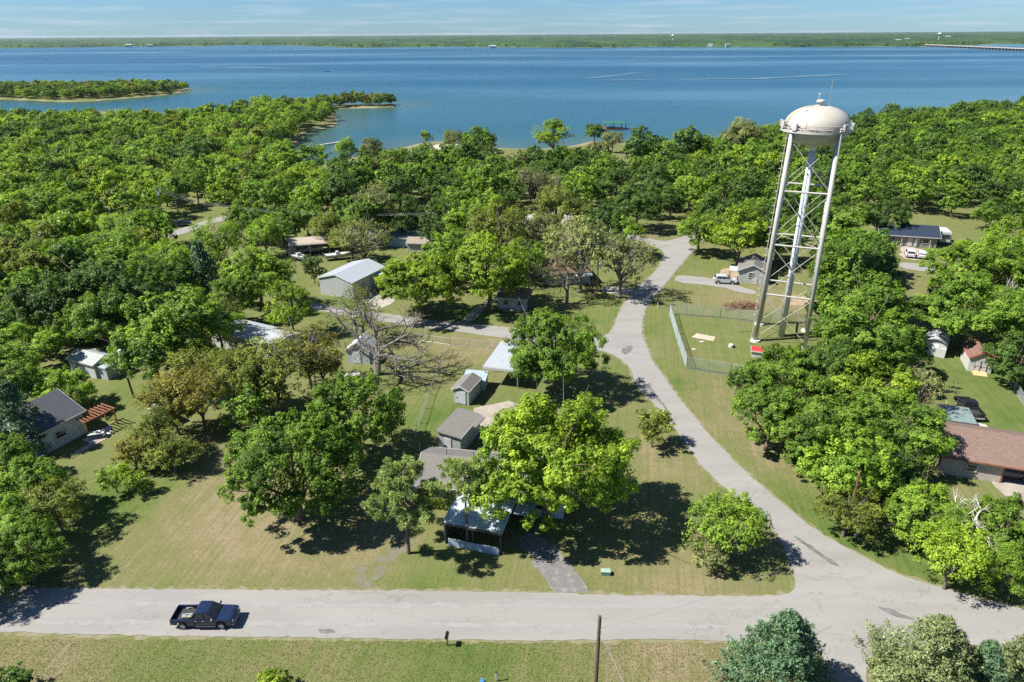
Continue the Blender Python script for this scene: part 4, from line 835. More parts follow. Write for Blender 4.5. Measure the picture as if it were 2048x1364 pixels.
# ------------------------------------------------------------------ houses
def window(parent, x, y, z, w, h, face, frame=WHITE):
    """face: outward direction 'x+', 'x-', 'y+', 'y-' of the wall it sits in"""
    s = 1 if face[1] == '+' else -1; ax = face[0]; d = .06
    mb = MB(); fr = .09
    for (cx, cz, sw, sh) in ((0, h/2, w+fr*2, fr), (0, -h/2, w+fr*2, fr), (-w/2, 0, fr, h-fr), (w/2, 0, fr, h-fr), (0, 0, w-fr, .05)):
        if ax == 'y': mb.box(x+cx, y+s*d, z+cz, sw, d*2, sh)
        else: mb.box(x+s*d, y+cx, z+cz, d*2, sw, sh)
    f = mb.build('window', frame, parent); mb = MB()
    if ax == 'y': mb.box(x, y+s*.02, z, w-.06, .05, h-.06)
    else: mb.box(x+s*.02, y, z, .05, w-.06, h-.06)
    mb.build('pane', GLASS, f); return f
def door(parent, x, y, w, h, face, m=WHITE, z0=.1):
    s = 1 if face[1] == '+' else -1
    mb = MB()
    if face[0] == 'y': mb.box(x, y+s*.03, z0+h/2, w, .1, h); hd = MB().box(x+w*.36, y+s*.11, z0+h*.47, .08, .08, .16)
    else: mb.box(x+s*.03, y, z0+h/2, .1, w, h); hd = MB().box(x+s*.11, y+w*.36, z0+h*.47, .08, .08, .16)
    d = mb.build('door', m, parent, bevel=.015); hd.build('handle', DARKM, d); return d
def house(name, label, cat, c, rot, L, D, wh, rh, wall, roof, style='gable', over=.4, trim=WHITE, group=None, thick=.14, z=0.0):
    """local x runs along the ridge; c is the middle of the ground plan"""
    o = empty(name, (c[0], c[1], z), rot, label, cat, group); l, d = L/2, D/2
    prof = [(-d, 0), (d, 0), (d, wh), (0, rh-.06), (-d, wh)] if style in ('gable',) else [(-d, 0), (d, 0), (d, wh), (-d, wh)]
    if style == 'mono': prof = [(-d, 0), (d, 0), (d, rh-.06), (-d, wh)]
    MB().prism(prof, 'x', -l, l).build('wall', wall, o)
    lo, do = l+over, d+over
    if style == 'gable':
        e = wh-(rh-wh)*over/d; k = thick
        mb = MB()
        for s in (-1, 1): mb.hexa([(-lo, s*do, e), (lo, s*do, e), (lo, 0, rh), (-lo, 0, rh)], [(-lo, s*do, e+k), (lo, s*do, e+k), (lo, 0, rh+k), (-lo, 0, rh+k)])
        r = mb.build('roof', roof, o); mb = MB()
        for s in (-1, 1):
            mb.box(0, s*(do+.02), e+k*.5, 2*lo, .05, k+.06)
            for q in (-1, 1): mb.hexa([(q*(lo+.0), s*do, e-.08), (q*(lo+.05), s*do, e-.08), (q*(lo+.05), 0, rh-.08), (q*(lo+.0), 0, rh-.08)], [(q*(lo+.0), s*do, e+k+.02), (q*(lo+.05), s*do, e+k+.02), (q*(lo+.05), 0, rh+k+.02), (q*(lo+.0), 0, rh+k+.02)])
        mb.build('fascia', trim, r)
    elif style == 'hip':
        e = wh-.12; rl = max(l-d, .3); k = thick
        b = [(-lo, -do, e), (lo, -do, e), (lo, do, e), (-lo, do, e)]; tp = [(-rl, 0, rh), (rl, 0, rh)]
        r = MB().add(b+tp, [(0, 1, 5, 4), (2, 3, 4, 5), (1, 2, 5), (3, 0, 4), (3, 2, 1, 0)]).build('roof', roof, o)
        mb = MB()
        for s in (-1, 1): mb.box(0, s*(do+.02), e-.02, 2*lo+.1, .05, .16).box(s*(lo+.02), 0, e-.02, .05, 2*do, .16)
        mb.build('fascia', trim, r)
    elif style == 'mono':
        k = thick; e0 = wh-(rh-wh)*over/D; e1 = rh+(rh-wh)*over/D
        r = MB().hexa([(-lo, -do, e0), (lo, -do, e0), (lo, do, e1), (-lo, do, e1)], [(-lo, -do, e0+k), (lo, -do, e0+k), (lo, do, e1+k), (-lo, do, e1+k)]).build('roof', roof, o)
        MB().box(0, -do-.02, e0+k*.5, 2*lo, .05, k+.08).build('fascia', trim, r)
    elif style == 'arch':
        mb = MB(); n = 14; pr = [(do*math.cos(w), wh+(rh-wh)*math.sin(w)) for w in np.linspace(0, math.pi, n)]
        for i in range(n-1):
            a, b = pr[i], pr[i+1]; mb.add([(-lo, a[0], a[1]), (lo, a[0], a[1]), (lo, b[0], b[1]), (-lo, b[0], b[1])], [(0, 1, 2, 3)])
            mb.add([(-lo, a[0]*.97, a[1]-.08), (lo, a[0]*.97, a[1]-.08), (lo, b[0]*.97, b[1]-.08), (-lo, b[0]*.97, b[1]-.08)], [(3, 2, 1, 0)])
        mb.build('roof', roof, o, smooth=False)
        MB().prism([(-d, 0), (d, 0)]+[(d*.98*math.cos(w), wh+(rh-wh-.1)*math.sin(w)) for w in np.linspace(0, math.pi, n)], 'x', -l+.2, l-.2).build('end_wall', wall, o)
    return o
def mid(*q): return np.mean([G2(*p) for p in q], 0)
# main grey house with its carport, in the middle of the lot
hm = house('house', 'grey shingled bungalow mostly hidden under the huge oak', 'house', (-1.9, 61.6), R(-10), 15.6, 6.6, 2.7, 4.2, SIDING_W, SHINGLE)
for x in (-6.4, -4.4, -2.0): window(hm, x, -3.3, 1.55, 1.3, 1.1, 'y-')
window(hm, 5.5, -3.3, 1.55, 1.4, 1.1, 'y-'); door(hm, .2, -3.3, .95, 2.05, 'y-', TIMBER)
MB().lathe([(.0, .5), (.09, .5), (.09, -.3)], 8, (-5.5, .4, 4.4)).lathe([(.0, .45), (.09, .45), (.09, -.3)], 8, (-2.5, .5, 4.4)).build('vent_pipe', STEEL, hm)
MB().box(4.2, -3.0, 3.3, 4.6, 3.6, .14).build('porch_roof', SHINGLE, hm)
cc = (-3.1, 55.5); cp = empty('carport', (cc[0], cc[1], 0), R(-16.5), 'rust-streaked white metal carport in front of the grey bungalow', 'carport')
cw, cd = 6.1, 6.4
MB().hexa([(-cw/2, -cd/2, 2.55), (cw/2, -cd/2, 2.55), (cw/2, cd/2, 2.95), (-cw/2, cd/2, 2.95)], [(-cw/2, -cd/2, 2.67), (cw/2, -cd/2, 2.67), (cw/2, cd/2, 3.07), (-cw/2, cd/2, 3.07)]).build('roof', METAL_R, cp)
MB().box(cw/2+1.0, 1.6, 2.62, 1.7, 3.0, .08).build('side_awning', METAL_B, cp)
for x, y in ((-cw/2+.2, -cd/2+.2), (cw/2-.2, -cd/2+.2), (cw/2-.2, cd/2-.3), (-cw/2+.2, cd/2-.3), (0, -cd/2+.2)): MB().box(x, y, 1.28, .13, .13, 2.56).build('post', DARKM, cp)
MB().box(.1, -cd/2+.05, .42, cw-.9, .1, .84).build('front_panel', METAL_B, cp); MB().box(0, -cd/2-.02, 2.58, cw+.02, .06, .24).build('fascia', DARKM, cp)  # front panel's blue carries the bluish tree shade in its colour
MB().box(-cw/2+.1, 0, 1.25, .08, cd-.5, 2.4).build('side_wall', mat('shaded_board', (.10, .09, .08), .8), cp); MB().box(.2, cd/2-.15, 1.3, cw-.6, .1, 2.5).build('back_wall', mat('shaded_board', (.10, .09, .08)), cp)  # dark colour of both walls stands in for the carport's shaded interior
# garden shed, grey shed, pale blue lean-to, white canopy
s2 = house('shed', 'flat grey shingled shed beside the pale patio', 'shed', (-6.5, 72.0), R(68), 5.6, 2.9, 2.45, 2.7, SIDING, SHINGLE, 'mono', .25)
door(s2, -2.8, .2, .9, 1.95, 'x-', WHITE); MB().box(1.2, -1.9, 2.55, 2.6, .9, .12).build('roof_extension', SHINGLE, s2)
s3 = house('shed', 'small gabled grey shed with a pale front door panel', 'shed', (-6.25, 83.1), R(69), 3.9, 2.3, 2.2, 2.75, SIDING, SHINGLE, 'gable', .2)
door(s3, -1.95, .05, 1.5, 1.9, 'x-', mat('pale_grey_door', (.42, .44, .44), .6))
s3b = house('lean_to', 'low lean-to with a pale blue metal roof behind the gabled grey shed', 'shed', (-5.2, 86.2), R(-10), 3.0, 2.2, 1.5, 1.9, BLUEWALL, METAL_B, 'mono', .15)
cn = empty('canopy', (-.4, 90.2, 0), R(-16), 'tall flat white metal canopy behind the dark round oak', 'canopy')
MB().box(0, 0, 3.05, 5.2, 9.0, .18).build('roof', METAL_W, cn); MB().box(0, -4.53, 2.9, 5.24, .08, .34).build('fascia', WHITE, cn)
for x in (-2.4, 2.4):
    for y in (-4.2, 0, 4.2): MB().box(x, y, 1.48, .12, .12, 2.96).build('post', STEEL, cn)
# white metal barn
bn = house('barn', 'white ribbed metal barn with a low gable roof', 'barn', (-31.3, 128.0), R(64.7), 10.5, 7.9, 3.4, 4.5, ribbed('white_metal_wall', (.38, .40, .39), .3, 1, .5), METAL_W, 'gable', .15, trim=SIDING_G)
for x, w in ((-2.2, 1.0), (1.6, 2.6)): door(bn, x, -3.95, w, 2.2 if w < 2 else 2.8, 'y-', mat('grey_door', (.22, .23, .25), .6))
window(bn, 4.2, -3.95, 2.0, 1.0, .9, 'y-')
MB().box(3.6, -5.2, 2.9, 3.0, 2.6, .1).build('awning', METAL_B, bn)
# mobile home, small white house with shed
mh = house('mobile_home', 'long white mobile home with a pale metal roof among olive trees', 'mobile home', (-41.3, 100.5), R(-27), 14, 5.4, 2.6, 3.15, SIDING_W, METAL_W, 'gable', .15)
for x in (-4.5, -1.2, 2.5, 5): window(mh, x, -2.7, 1.6, 1.0, .9, 'y-')
w7 = house('cottage', 'small white cottage with a pale grey roof on the left', 'cottage', (-62.9, 92.3), R(-25), 5.6, 3.6, 2.3, 3.0, SIDING_W, mat('pale_grey_roofing', (.28, .31, .30), .7), 'gable', .25)
window(w7, -1, -1.8, 1.4, .8, .8, 'y-'); door(w7, 2.8, 0, .8, 1.9, 'x+')
house('shed', 'small white shed standing against the small white cottage', 'shed', (-59.5, 90.9), R(-25), 2.3, 3.2, 1.9, 2.2, METAL_W, METAL_W, 'mono', .1)
# charcoal roofed house with porch and pergola
c8 = house('house', 'pale green house with a charcoal roof on the left edge', 'house', (-58.9, 73.9), R(67), 5.4, 8.0, 3.0, 5.1, SIDING_G, SHINGLE_D, 'gable', .3)
window(c8, -.6, -4.0, 1.6, 1.3, .9, 'y-'); MB().box(-4.1, -2.0, 2.45, 3.2, 4.6, .14).build('porch_roof', SHINGLE_D, c8); MB().box(-4.1, -4.15, .8, 3.0, .1, 1.6).build('porch_screen', BLUEWALL, c8)
for x in (-5.5, -2.9): MB().box(x, -4.2, 1.2, .14, .14, 2.4).build('porch_post', WHITE, c8)
pg = empty('pergola', (-53.2, 75.4, 0), R(63), 'red-brown timber pergola beside the charcoal roofed house', 'pergola')
for x in (-1.9, 1.9):
    for y in (-1.1, 1.1): MB().box(x, y, 1.1, .14, .14, 2.2).build('post', TIMBER, pg)
for y in (-1.1, 1.1): MB().box(0, y, 2.25, 4.3, .1, .2).build('beam', TIMBER, pg)
for x in np.linspace(-1.95, 1.95, 9): MB().box(x, 0, 2.4, .12, 2.7, .14).build('rafter', TIMBER, pg)
tb = empty('patio_table', (-52.2, 73.4, 0), R(20), 'white patio table on the slab by the pergola', 'table')
MB().box(0, 0, .72, 1.9, 1.0, .06).build('table_top', WHITE, tb, bevel=.02)
for x in (-.8, .8):
    for y in (-.4, .4): MB().box(x, y, .345, .07, .07, .69).build('leg', WHITE, tb)
# left edge house tip
house('house', 'pale blue roofed house cut by the left edge', 'house', G2(-28, 592), R(-20), 7, 6, 2.7, 4.0, SIDING_W, METAL_B, 'gable', .3)
# white gambrel shed beside the dead tree
wg = house('shed', 'pale weathered gabled shed behind the dead grey tree', 'shed', mid((692, 726), (740, 731))+np.array([.4, 2.0]), R(80), 3.6, 3.6, 2.2, 3.5, ribbed('weathered_board', (.36, .42, .44), .25, 1, .8, rust=(.36, .40, .40)), mat('streaked_roofing', (.33, .37, .38), .7, .2, 2), 'gable', .15)
door(wg, -1.8, .2, 1.2, 1.9, 'x-', mat('weathered_door', (.46, .52, .54), .8))
# boat canopy with boats, farther houses
bc = empty('boat_canopy', tuple(G2(622, 505))+(0,), R(14), 'tan round-topped metal canopy sheltering boats by the lane', 'canopy')
n = 10; pr = [(3.0*math.cos(w), 2.7+.75*math.sin(w)) for w in np.linspace(0, math.pi, n)]; mb = MB()
for i in range(n-1):
    a, b = pr[i], pr[i+1]; mb.hexa([(-4.6, a[0], a[1]-.1), (4.6, a[0], a[1]-.1), (4.6, b[0], b[1]-.1), (-4.6, b[0], b[1]-.1)], [(-4.6, a[0], a[1]), (4.6, a[0], a[1]), (4.6, b[0], b[1]), (-4.6, b[0], b[1])])
mb.build('roof', METAL_T, bc)
for x in (-4.3, 0, 4.3):
    for y in (-2.85, 2.85): MB().box(x, y, 1.35, .12, .12, 2.7).build('post', WHITE, bc)
MB().box(0, 2.88, 1.5, 9.0, .06, 2.4).build('back_wall', METAL_W, bc)
def boat(px, rz, label, L=5.4, col=WHITE, group=None, z=.55):
    p = G2(*px); b = empty('boat', (p[0], p[1], 0), rz, label, 'boat', group)
    st = [(-L/2, .95, 1), (-L*.1, 1.05, 1), (L*.25, .85, 1.05), (L*.45, .3, 1.15), (L/2, .03, 1.2)]; v = []; f = []
    for x, w, h in st: v += [(x, -w, z+h*.75), (x, -w*.7, z+.15), (x, 0, z), (x, w*.7, z+.15), (x, w, z+h*.75)]
    for i in range(len(st)-1):
        for k in range(4): f.append((i*5+k, i*5+k+1, i*5+k+6, i*5+k+5))
    f.append((0, 1, 2, 3, 4)); deck = [(x, s*w*.93, z+h*.62) for x, w, h in st for s in (-1, 1)]; bse = len(v); v += deck; f += [(bse+2*i, bse+2*i+1, bse+2*i+3, bse+2*i+2) for i in range(len(st)-1)]
    MB().add(v, f).build('hull', col, b); MB().hexa([(-.6, -.6, z+.6), (.4, -.6, z+.6), (.4, .6, z+.6), (-.6, .6, z+.6)], [(-.5, -.5, z+1.3), (0, -.5, z+1.3), (0, .5, z+1.3), (-.5, .5, z+1.3)]).build('console', WHITE, b); MB().box(-L/2-.15, 0, z+.75, .4, .45, .9).build('outboard_motor', DARKM, b)
    if z > .3:
        mb = MB().box(0, 0, .42, L*.95, .12, .1).box(L*.6, 0, .42, 1.2, .1, .1)
        tr_ = mb.build('trailer', STEEL, b)
        for s in (-1, 1): MB().prism([(.3*math.cos(w), .3*math.sin(w)) for w in np.linspace(0, 6.283, 13)[:-1]], 'z', -.1, .1).build('wheel', TYRE, b).matrix_local = Matrix.Translation((-L*.12, s*1.0, .3)) @ Matrix.Rotation(R(90), 4, 'X')
    return b
boat((622, 506), R(14), 'white boat under the tan round-topped canopy'); boat((585, 512), R(-55), 'white boat on a trailer left of the tan canopy'); boat((600, 522), R(-40), 'white boat nearest the camera by the tan canopy', 4.8); boat((678, 518), R(20), 'long white boat right of the tan canopy', 6.2)
boat((568, 468), R(25), 'small boat on a trailer at the edge of the wood behind the tan canopy', 4.6)
h11 = house('house', 'dark roofed house half buried in trees behind the barn', 'house', G2(815, 472), R(-14), 10, 7, 2.7, 4.2, SIDING, SHINGLE_D, 'gable', .4); window(h11, -2, -3.5, 1.5, 1.2, 1, 'y-')
house('carport', 'pale grey roofed carport left of the dark roofed house', 'carport', G2(768, 462), R(-14), 6, 6, 2.5, 2.9, SIDING, METAL_W, 'mono', .3)
house('carport', 'pale metal lean-to roof in front of the dark roofed house', 'carport', G2(812, 490), R(-14), 7, 4, 2.2, 2.7, BLUEWALL, mat('pale_roof_sheet', (.30, .33, .35), .5), 'mono', .3)
house('shed', 'tan roofed shed between the barn and the dark roofed house', 'shed', G2(848, 500), R(-8), 6.5, 4, 2.2, 3.0, SIDING, mat('tan_shingle', (.24, .205, .165), .9), 'gable', .3)
h12 = house('house', 'orange-brown hip roofed house behind the leaning bare tree', 'house', (10.9, 133.2), R(10), 8.6, 7.4, 2.7, 5.0, mat('blue_white_wall', (.36, .44, .49), .7), SHINGLE_O, 'hip', .5)
window(h12, -2.6, -3.7, 1.5, 1.2, 1.0, 'y-'); window(h12, 1.0, -3.7, 1.5, 1.2, 1.0, 'y-'); MB().box(2.6, -4.7, 2.3, 3.4, 2.4, .1).build('porch_roof', METAL_B, h12)
h13 = house('cottage', 'small white cottage at the end of the gravel path', 'cottage', (.6, 118.3), R(-12), 5.2, 4.6, 2.3, 3.4, SIDING_W, SHINGLE, 'gable', .3)
window(h13, -1.2, -2.3, 1.4, .9, .9, 'y-'); window(h13, 1.5, -2.3, 1.4, .9, .9, 'y-'); door(h13, .2, -2.3, .85, 1.95, 'y-')
MB().box(0, -2.9, .12, 3.0, 1.1, .2).build('step', CONCRETE, h13)
h14 = house('cottage', 'small white gabled cottage with a grey roof by the silver car', 'cottage', (49.4, 133.0), R(70), 7.6, 5.4, 2.6, 3.9, SIDING, SHINGLE, 'gable', .3)
window(h14, -3.8, .35, 1.75, .85, 1.0, 'x-'); door(h14, -3.8, -.5, .95, 1.2, 'x-', WHITE, 0)
MB().box(-2.5, 3.6, 2.35, 3.0, 2.0, .1).build('porch_roof', WHITE, h14)
for x in (-3.8, -1.2): MB().box(x, 4.4, 1.15, .12, .12, 2.3).build('porch_post', TIMBER, h14)
h15 = house('house', 'long navy roofed house behind the two white cars', 'house', (93.5, 157.6), R(-16), 12, 6.4, 2.7, 4.4, mat('grey_brown_wall', (.23, .22, .2), .8), SHINGLE_N, 'gable', .5)
for x in (-3.5, 3.6): window(h15, x, -3.2, 1.5, 1.3, 1.1, 'y-')
door(h15, .4, -3.2, 1.0, 2.05, 'y-'); door(h15, 1.8, -3.2, .9, 2.05, 'y-', mat('grey_door2', (.4, .42, .45)))
for x in (-4.5, -1.5, 1.5, 4.5): MB().box(x, -3.55, 1.2, .12, .12, 2.4).build('porch_post', WHITE, h15)
tr = empty('camper_trailer', (102.3, 157.5, 0), R(-16), 'white camper trailer at the right end of the navy roofed house', 'trailer'); MB().box(0, 0, 1.95, 2.4, 5, 2.5).build('body', WHITE, tr, bevel=.18); window(tr, 0, -2.5, 2.2, 1.3, .7, 'y-', DARKM)
for s in (-1, 1): MB().prism([(.35*math.cos(w), .35*math.sin(w)) for w in np.linspace(0, 6.283, 15)[:-1]], 'x', s*1.0-.12, s*1.0+.12).build('wheel', TYRE, tr, (0, 0, .35))
house('shed', 'white metal roofed shed glimpsed behind the tower legs', 'shed', (78.5, 160.0), R(-16), 6.5, 8, 2.6, 3.3, SIDING_W, METAL_W, 'mono', .2)
qh = house('rounded_shed', 'white round-topped metal shed in the right clearing', 'shed', (66.5, 97.3), R(56), 4.6, 3.1, 1.5, 2.9, WHITE, METAL_WY, 'arch', .12); door(qh, -2.1, 0, 1.1, 1.8, 'x-', mat('pale_door', (.6, .64, .68), .5))
b18 = house('shed', 'white shed with a brown roof and an orange ramp', 'shed', (69.6, 91.9), R(70), 4.6, 3.0, 2.3, 3.3, SIDING_W, mat('brown_metal_roof', (.17, .095, .078), .6, .15), 'gable', .22, trim=mat('red_brown_trim', (.35, .10, .08), .7))
for y in (-.42, .42):
    d = door(b18, -2.3, y, .8, 1.75, 'x-'); MB().box(-2.36, y, .97, .05, .8, .06).box(-2.36, y, 1.82, .05, .8, .06).box(-2.36, y-.37, .97, .05, .06, 1.75).box(-2.36, y+.37, .97, .05, .06, 1.75).build('door_trim', mat('dark_trim', (.08, .03, .03)), d)
MB().hexa([(-3.5, -.9, .0), (-2.35, -.9, .0), (-2.35, .9, .0), (-3.5, .9, .0)], [(-3.5, -.9, .03), (-2.35, -.9, .22), (-2.35, .9, .22), (-3.5, .9, .03)]).build('ramp', PLY, b18)
# brown roofed house on the right edge, its back carport
b19 = empty('house', (56.6, 66.0, 0), R(-19.5), 'pale brick house with a long brown roof on the right edge', 'house')
l, d = 7.2, 3.9
MB().prism([(-d, 0), (d, 0), (d, 2.5), (0, 4.0), (-d, 2.5)], 'x', -l, -1.2).box(0+2.9, 1.6, 1.25, 8.2, 4.6, 2.5).build('wall', BRICK, b19)
mb = MB()
for s in (-1, 1): mb.hexa([(-l-.4, s*(d+.5), 2.35), (l+.4, s*(d+.5), 2.35), (l+.4, 0, 4.15), (-l-.4, 0, 4.15)], [(-l-.4, s*(d+.5), 2.5), (l+.4, s*(d+.5), 2.5), (l+.4, 0, 4.3), (-l-.4, 0, 4.3)])
rf = mb.build('roof', SHINGLE_B, b19); MB().box(0, -d-.52, 2.42, 2*l+.8, .05, .2).build('fascia', TIMBER, rf)
for x in (-1.1, 2.4, 5.8): MB().box(x, -d+.1, 1.2, .16, .16, 2.4).build('garage_post', TIMBER, b19)
window(b19, -4.2, -d, 1.4, 1.0, .9, 'y-')
MB().lathe([(0, .4), (.28, .4), (.32, .15), (.14, .1), (.14, -.5)], 12, (2.6, .6, 4.4)).build('roof_vent', WHITE, b19)
bk = empty('carport', tuple(G2(1913, 828, 2.3))+(0,), R(-19), 'grey-green flat carport behind the brown roofed house', 'carport'); MB().box(0, 0, 2.32, 3.6, 4.2, .12).build('roof', mat('grey_green_metal', (.17, .22, .21), .5), bk)
for x in (-1.6, 1.6):
    for y in (-1.9, 1.9): MB().box(x, y, 1.13, .1, .1, 2.26).build('post', WHITE, bk)
# pump house under the tower, pad details
p = G2(1513, 712); ph = house('pump_house', 'tiny pump house with a bright red roof at the tower foot', 'shed', p, R(-20), 1.6, 1.5, 1.1, 1.5, WHITE, REDROOF, 'gable', .15)
# ------------------------------------------------------------------ vehicles
def wheel(parent, x, y, r=.38, w=.26):
    prof = [(r*.62, -w/2), (r*.94, -w/2), (r, -w*.3), (r, w*.3), (r*.94, w/2), (r*.62, w/2), (r*.62, -w/2)]
    o = MB().lathe(prof, 20).build('wheel', TYRE, parent); s = 1 if y > 0 else -1
    o.matrix_local = Matrix.Translation((x, y, r)) @ Matrix.Rotation(R(-90*s), 4, 'X')
    MB().lathe([(0, w*.32), (r*.2, w*.36), (r*.5, w*.22), (r*.63, w*.42), (r*.63, -w*.4), (0, -w*.4)], 14).build('rim', RIM, o); return o
def side_profile(mb, prof, y0, y1, tuck=0.0, m=0):
    """closed side profile (x,z) swept across the width; upper points pulled in by tuck (glasshouse)"""
    zs = [q[1] for q in prof]; lo, hi = min(zs), max(zs)
    def Y(z, s): return s*(y1-tuck*(z-lo)/(hi-lo+1e-6))
    n = len(prof); v = [(x, Y(z, -1), z) for x, z in prof]+[(x, Y(z, 1), z) for x, z in prof]
    mb.add(v, [tuple(range(n)), tuple(range(n, 2*n))[::-1]]+[(i, n+i, n+(i+1) % n, (i+1) % n) for i in range(n)], m); return mb
def pickup(loc, rz, paint, label, tools=True):
    t = empty('pickup_truck', loc, rz, label, 'pickup truck'); y1 = .99
    mb = MB()                                            # front end and cab below the windows
    side_profile(mb, [(-.62, .46), (1.32, .46), (1.40, .80), (1.60, .98), (2.04, .98), (2.26, .80), (2.34, .50), (2.86, .48), (2.92, .70), (2.88, 1.05), (2.62, 1.16), (1.38, 1.24), (.9, 1.25), (-.62, 1.25)], 0, y1)
    body = mb.build('body', paint, t, bevel=.035)
    mb = MB()                                            # cargo bed: two sides, floor, tailgate
    for s in (-1, 1):
        v = [(-2.88, .62), (-2.35, .55), (-2.26, .82), (-2.05, .98), (-1.62, .98), (-1.42, .80), (-1.34, .46), (-.66, .46), (-.66, 1.20), (-2.88, 1.20)]
        n = len(v); a, b = (s*.99, s*.83); P = [(x, a, z) for x, z in v]+[(x, b, z) for x, z in v]; mb.add(P, [tuple(range(n)), tuple(range(n, 2*n))[::-1]]+[(i, n+i, n+(i+1) % n, (i+1) % n) for i in range(n)])
    mb.build('bed_side', paint, t, bevel=.02); MB().box(-1.75, 0, .76, 2.2, 1.70, .06).box(-.70, 0, .98, .06, 1.66, .44).build('bed_floor', mat('bed_liner', (.035, .035, .035), .8), t)
    tg = MB().box(-2.86, 0, .95, .08, 1.66, .52).build('tailgate', paint, t, bevel=.02); MB().box(-2.91, 0, 1.08, .03, .3, .08).build('handle', DARKM, tg)
    cab = side_profile(MB(), [(-.60, 1.245), (1.42, 1.245), (.62, 1.87), (.2, 1.92), (-.42, 1.90), (-.56, 1.80)], 0, .93, .17).build('cab', paint, t, bevel=.03)
    side_profile(MB(), [(1.40, 1.29), (1.435, 1.29), (.70, 1.855), (.665, 1.855)], 0, .84, .13).build('windshield', GLASS, t); side_profile(MB(), [(-.615, 1.32), (-.595, 1.32), (-.575, 1.78), (-.595, 1.78)], 0, .78, .1).build('rear_window', GLASS, t)
    for s in (-1, 1):
        for x0, x1, x2, x3 in ((-.42, .30, .26, -.36), (.38, 1.16, .62, .36)):
            v = [(x0, s*.945, 1.30), (x1, s*.945, 1.30), (x2, s*.80, 1.80), (x3, s*.80, 1.80)]; off = np.array([0, s*.018, .004]); MB().hexa([np.array(q)-off for q in v], [np.array(q)+off*.5 for q in v]).build('side_window', GLASS, t)
        dr = MB().box(.06, s*.995, .86, .02, .012, .72).box(.92, s*.995, .86, .02, .012, .72).box(-.58, s*.995, .86, .02, .012, .72).build('door_seam', DARKM, t); MB().box(.22, s*1.005, 1.08, .18, .03, .05).box(-.48, s*1.005, 1.08, .18, .03, .05).build('door_handle', STEEL, t)
        MB().box(1.14, s*1.14, 1.34, .14, .24, .22).build('wing_mirror', DARKM if s > 0 else STEEL, t, bevel=.03); MB().box(2.86, s*.74, .90, .14, .36, .2).build('headlight', LAMP_W, t, bevel=.03); MB().box(-2.89, s*.90, .98, .07, .16, .36).build('tail_light', LAMP_R, t, bevel=.02)
        for x in (1.82, -1.84): wheel(t, x, s*.86, .40, .27)
        MB().box(.35, s*.99, .42, 1.9, .16, .05).build('running_board', DARKM, t)
    MB().box(2.92, 0, .56, .16, 1.86, .24).build('front_bumper', STEEL, t, bevel=.04); MB().box(-2.96, 0, .58, .16, 1.8, .2).build('rear_bumper', STEEL, t, bevel=.03); MB().box(2.93, 0, .88, .05, 1.08, .26).build('grille', DARKM, t, bevel=.02)
    for y in (-.55, -.2, .2, .55): MB().box(-.05, y, 1.925, .8, .03, .02).build('roof_rib', paint, t)
    MB().box(.1, 0, .5, 4.6, 1.3, .3).build('chassis', DARKM, t)
    return t
p = G2(414, 1244); pk = pickup((p[0], p[1], .05), R(0), CAR_NAVY, 'dark navy crew-cab pickup on the bottom road'); pk.scale = (.9,)*3
tk = empty('toolbox', (p[0]-1.4, p[1]-.22, .77), .1, 'grey toolbox lying in the bed of the navy pickup', 'toolbox'); MB().box(0, 0, .14, .9, .45, .28).build('body', mat('grey_plastic', (.22, .24, .25)), tk, bevel=.03); MB().box(0, 0, .3, .3, .05, .05).build('handle', DARKM, tk)
bg_ = empty('jerrycan', (p[0]-1.04, p[1]-.45, .77), .4, 'tan jerrycan beside the toolbox in the pickup bed', 'jerrycan'); MB().box(0, 0, .2, .32, .2, .4).build('body', mat('tan_plastic', (.38, .32, .16)), bg_, bevel=.04); MB().tube([(.1, 0, .38), (.1, 0, .46)], .03, 8).build('cap', DARKM, bg_)
a, b = G2(1950, 840), G2(1922, 808); dv = b-a; pickup((*(a*.5+b*.5), 0), math.atan2(dv[1], dv[0]), CAR_BLACK, 'black pickup parked on grass beside the grey-green carport').scale = (.9,)*3
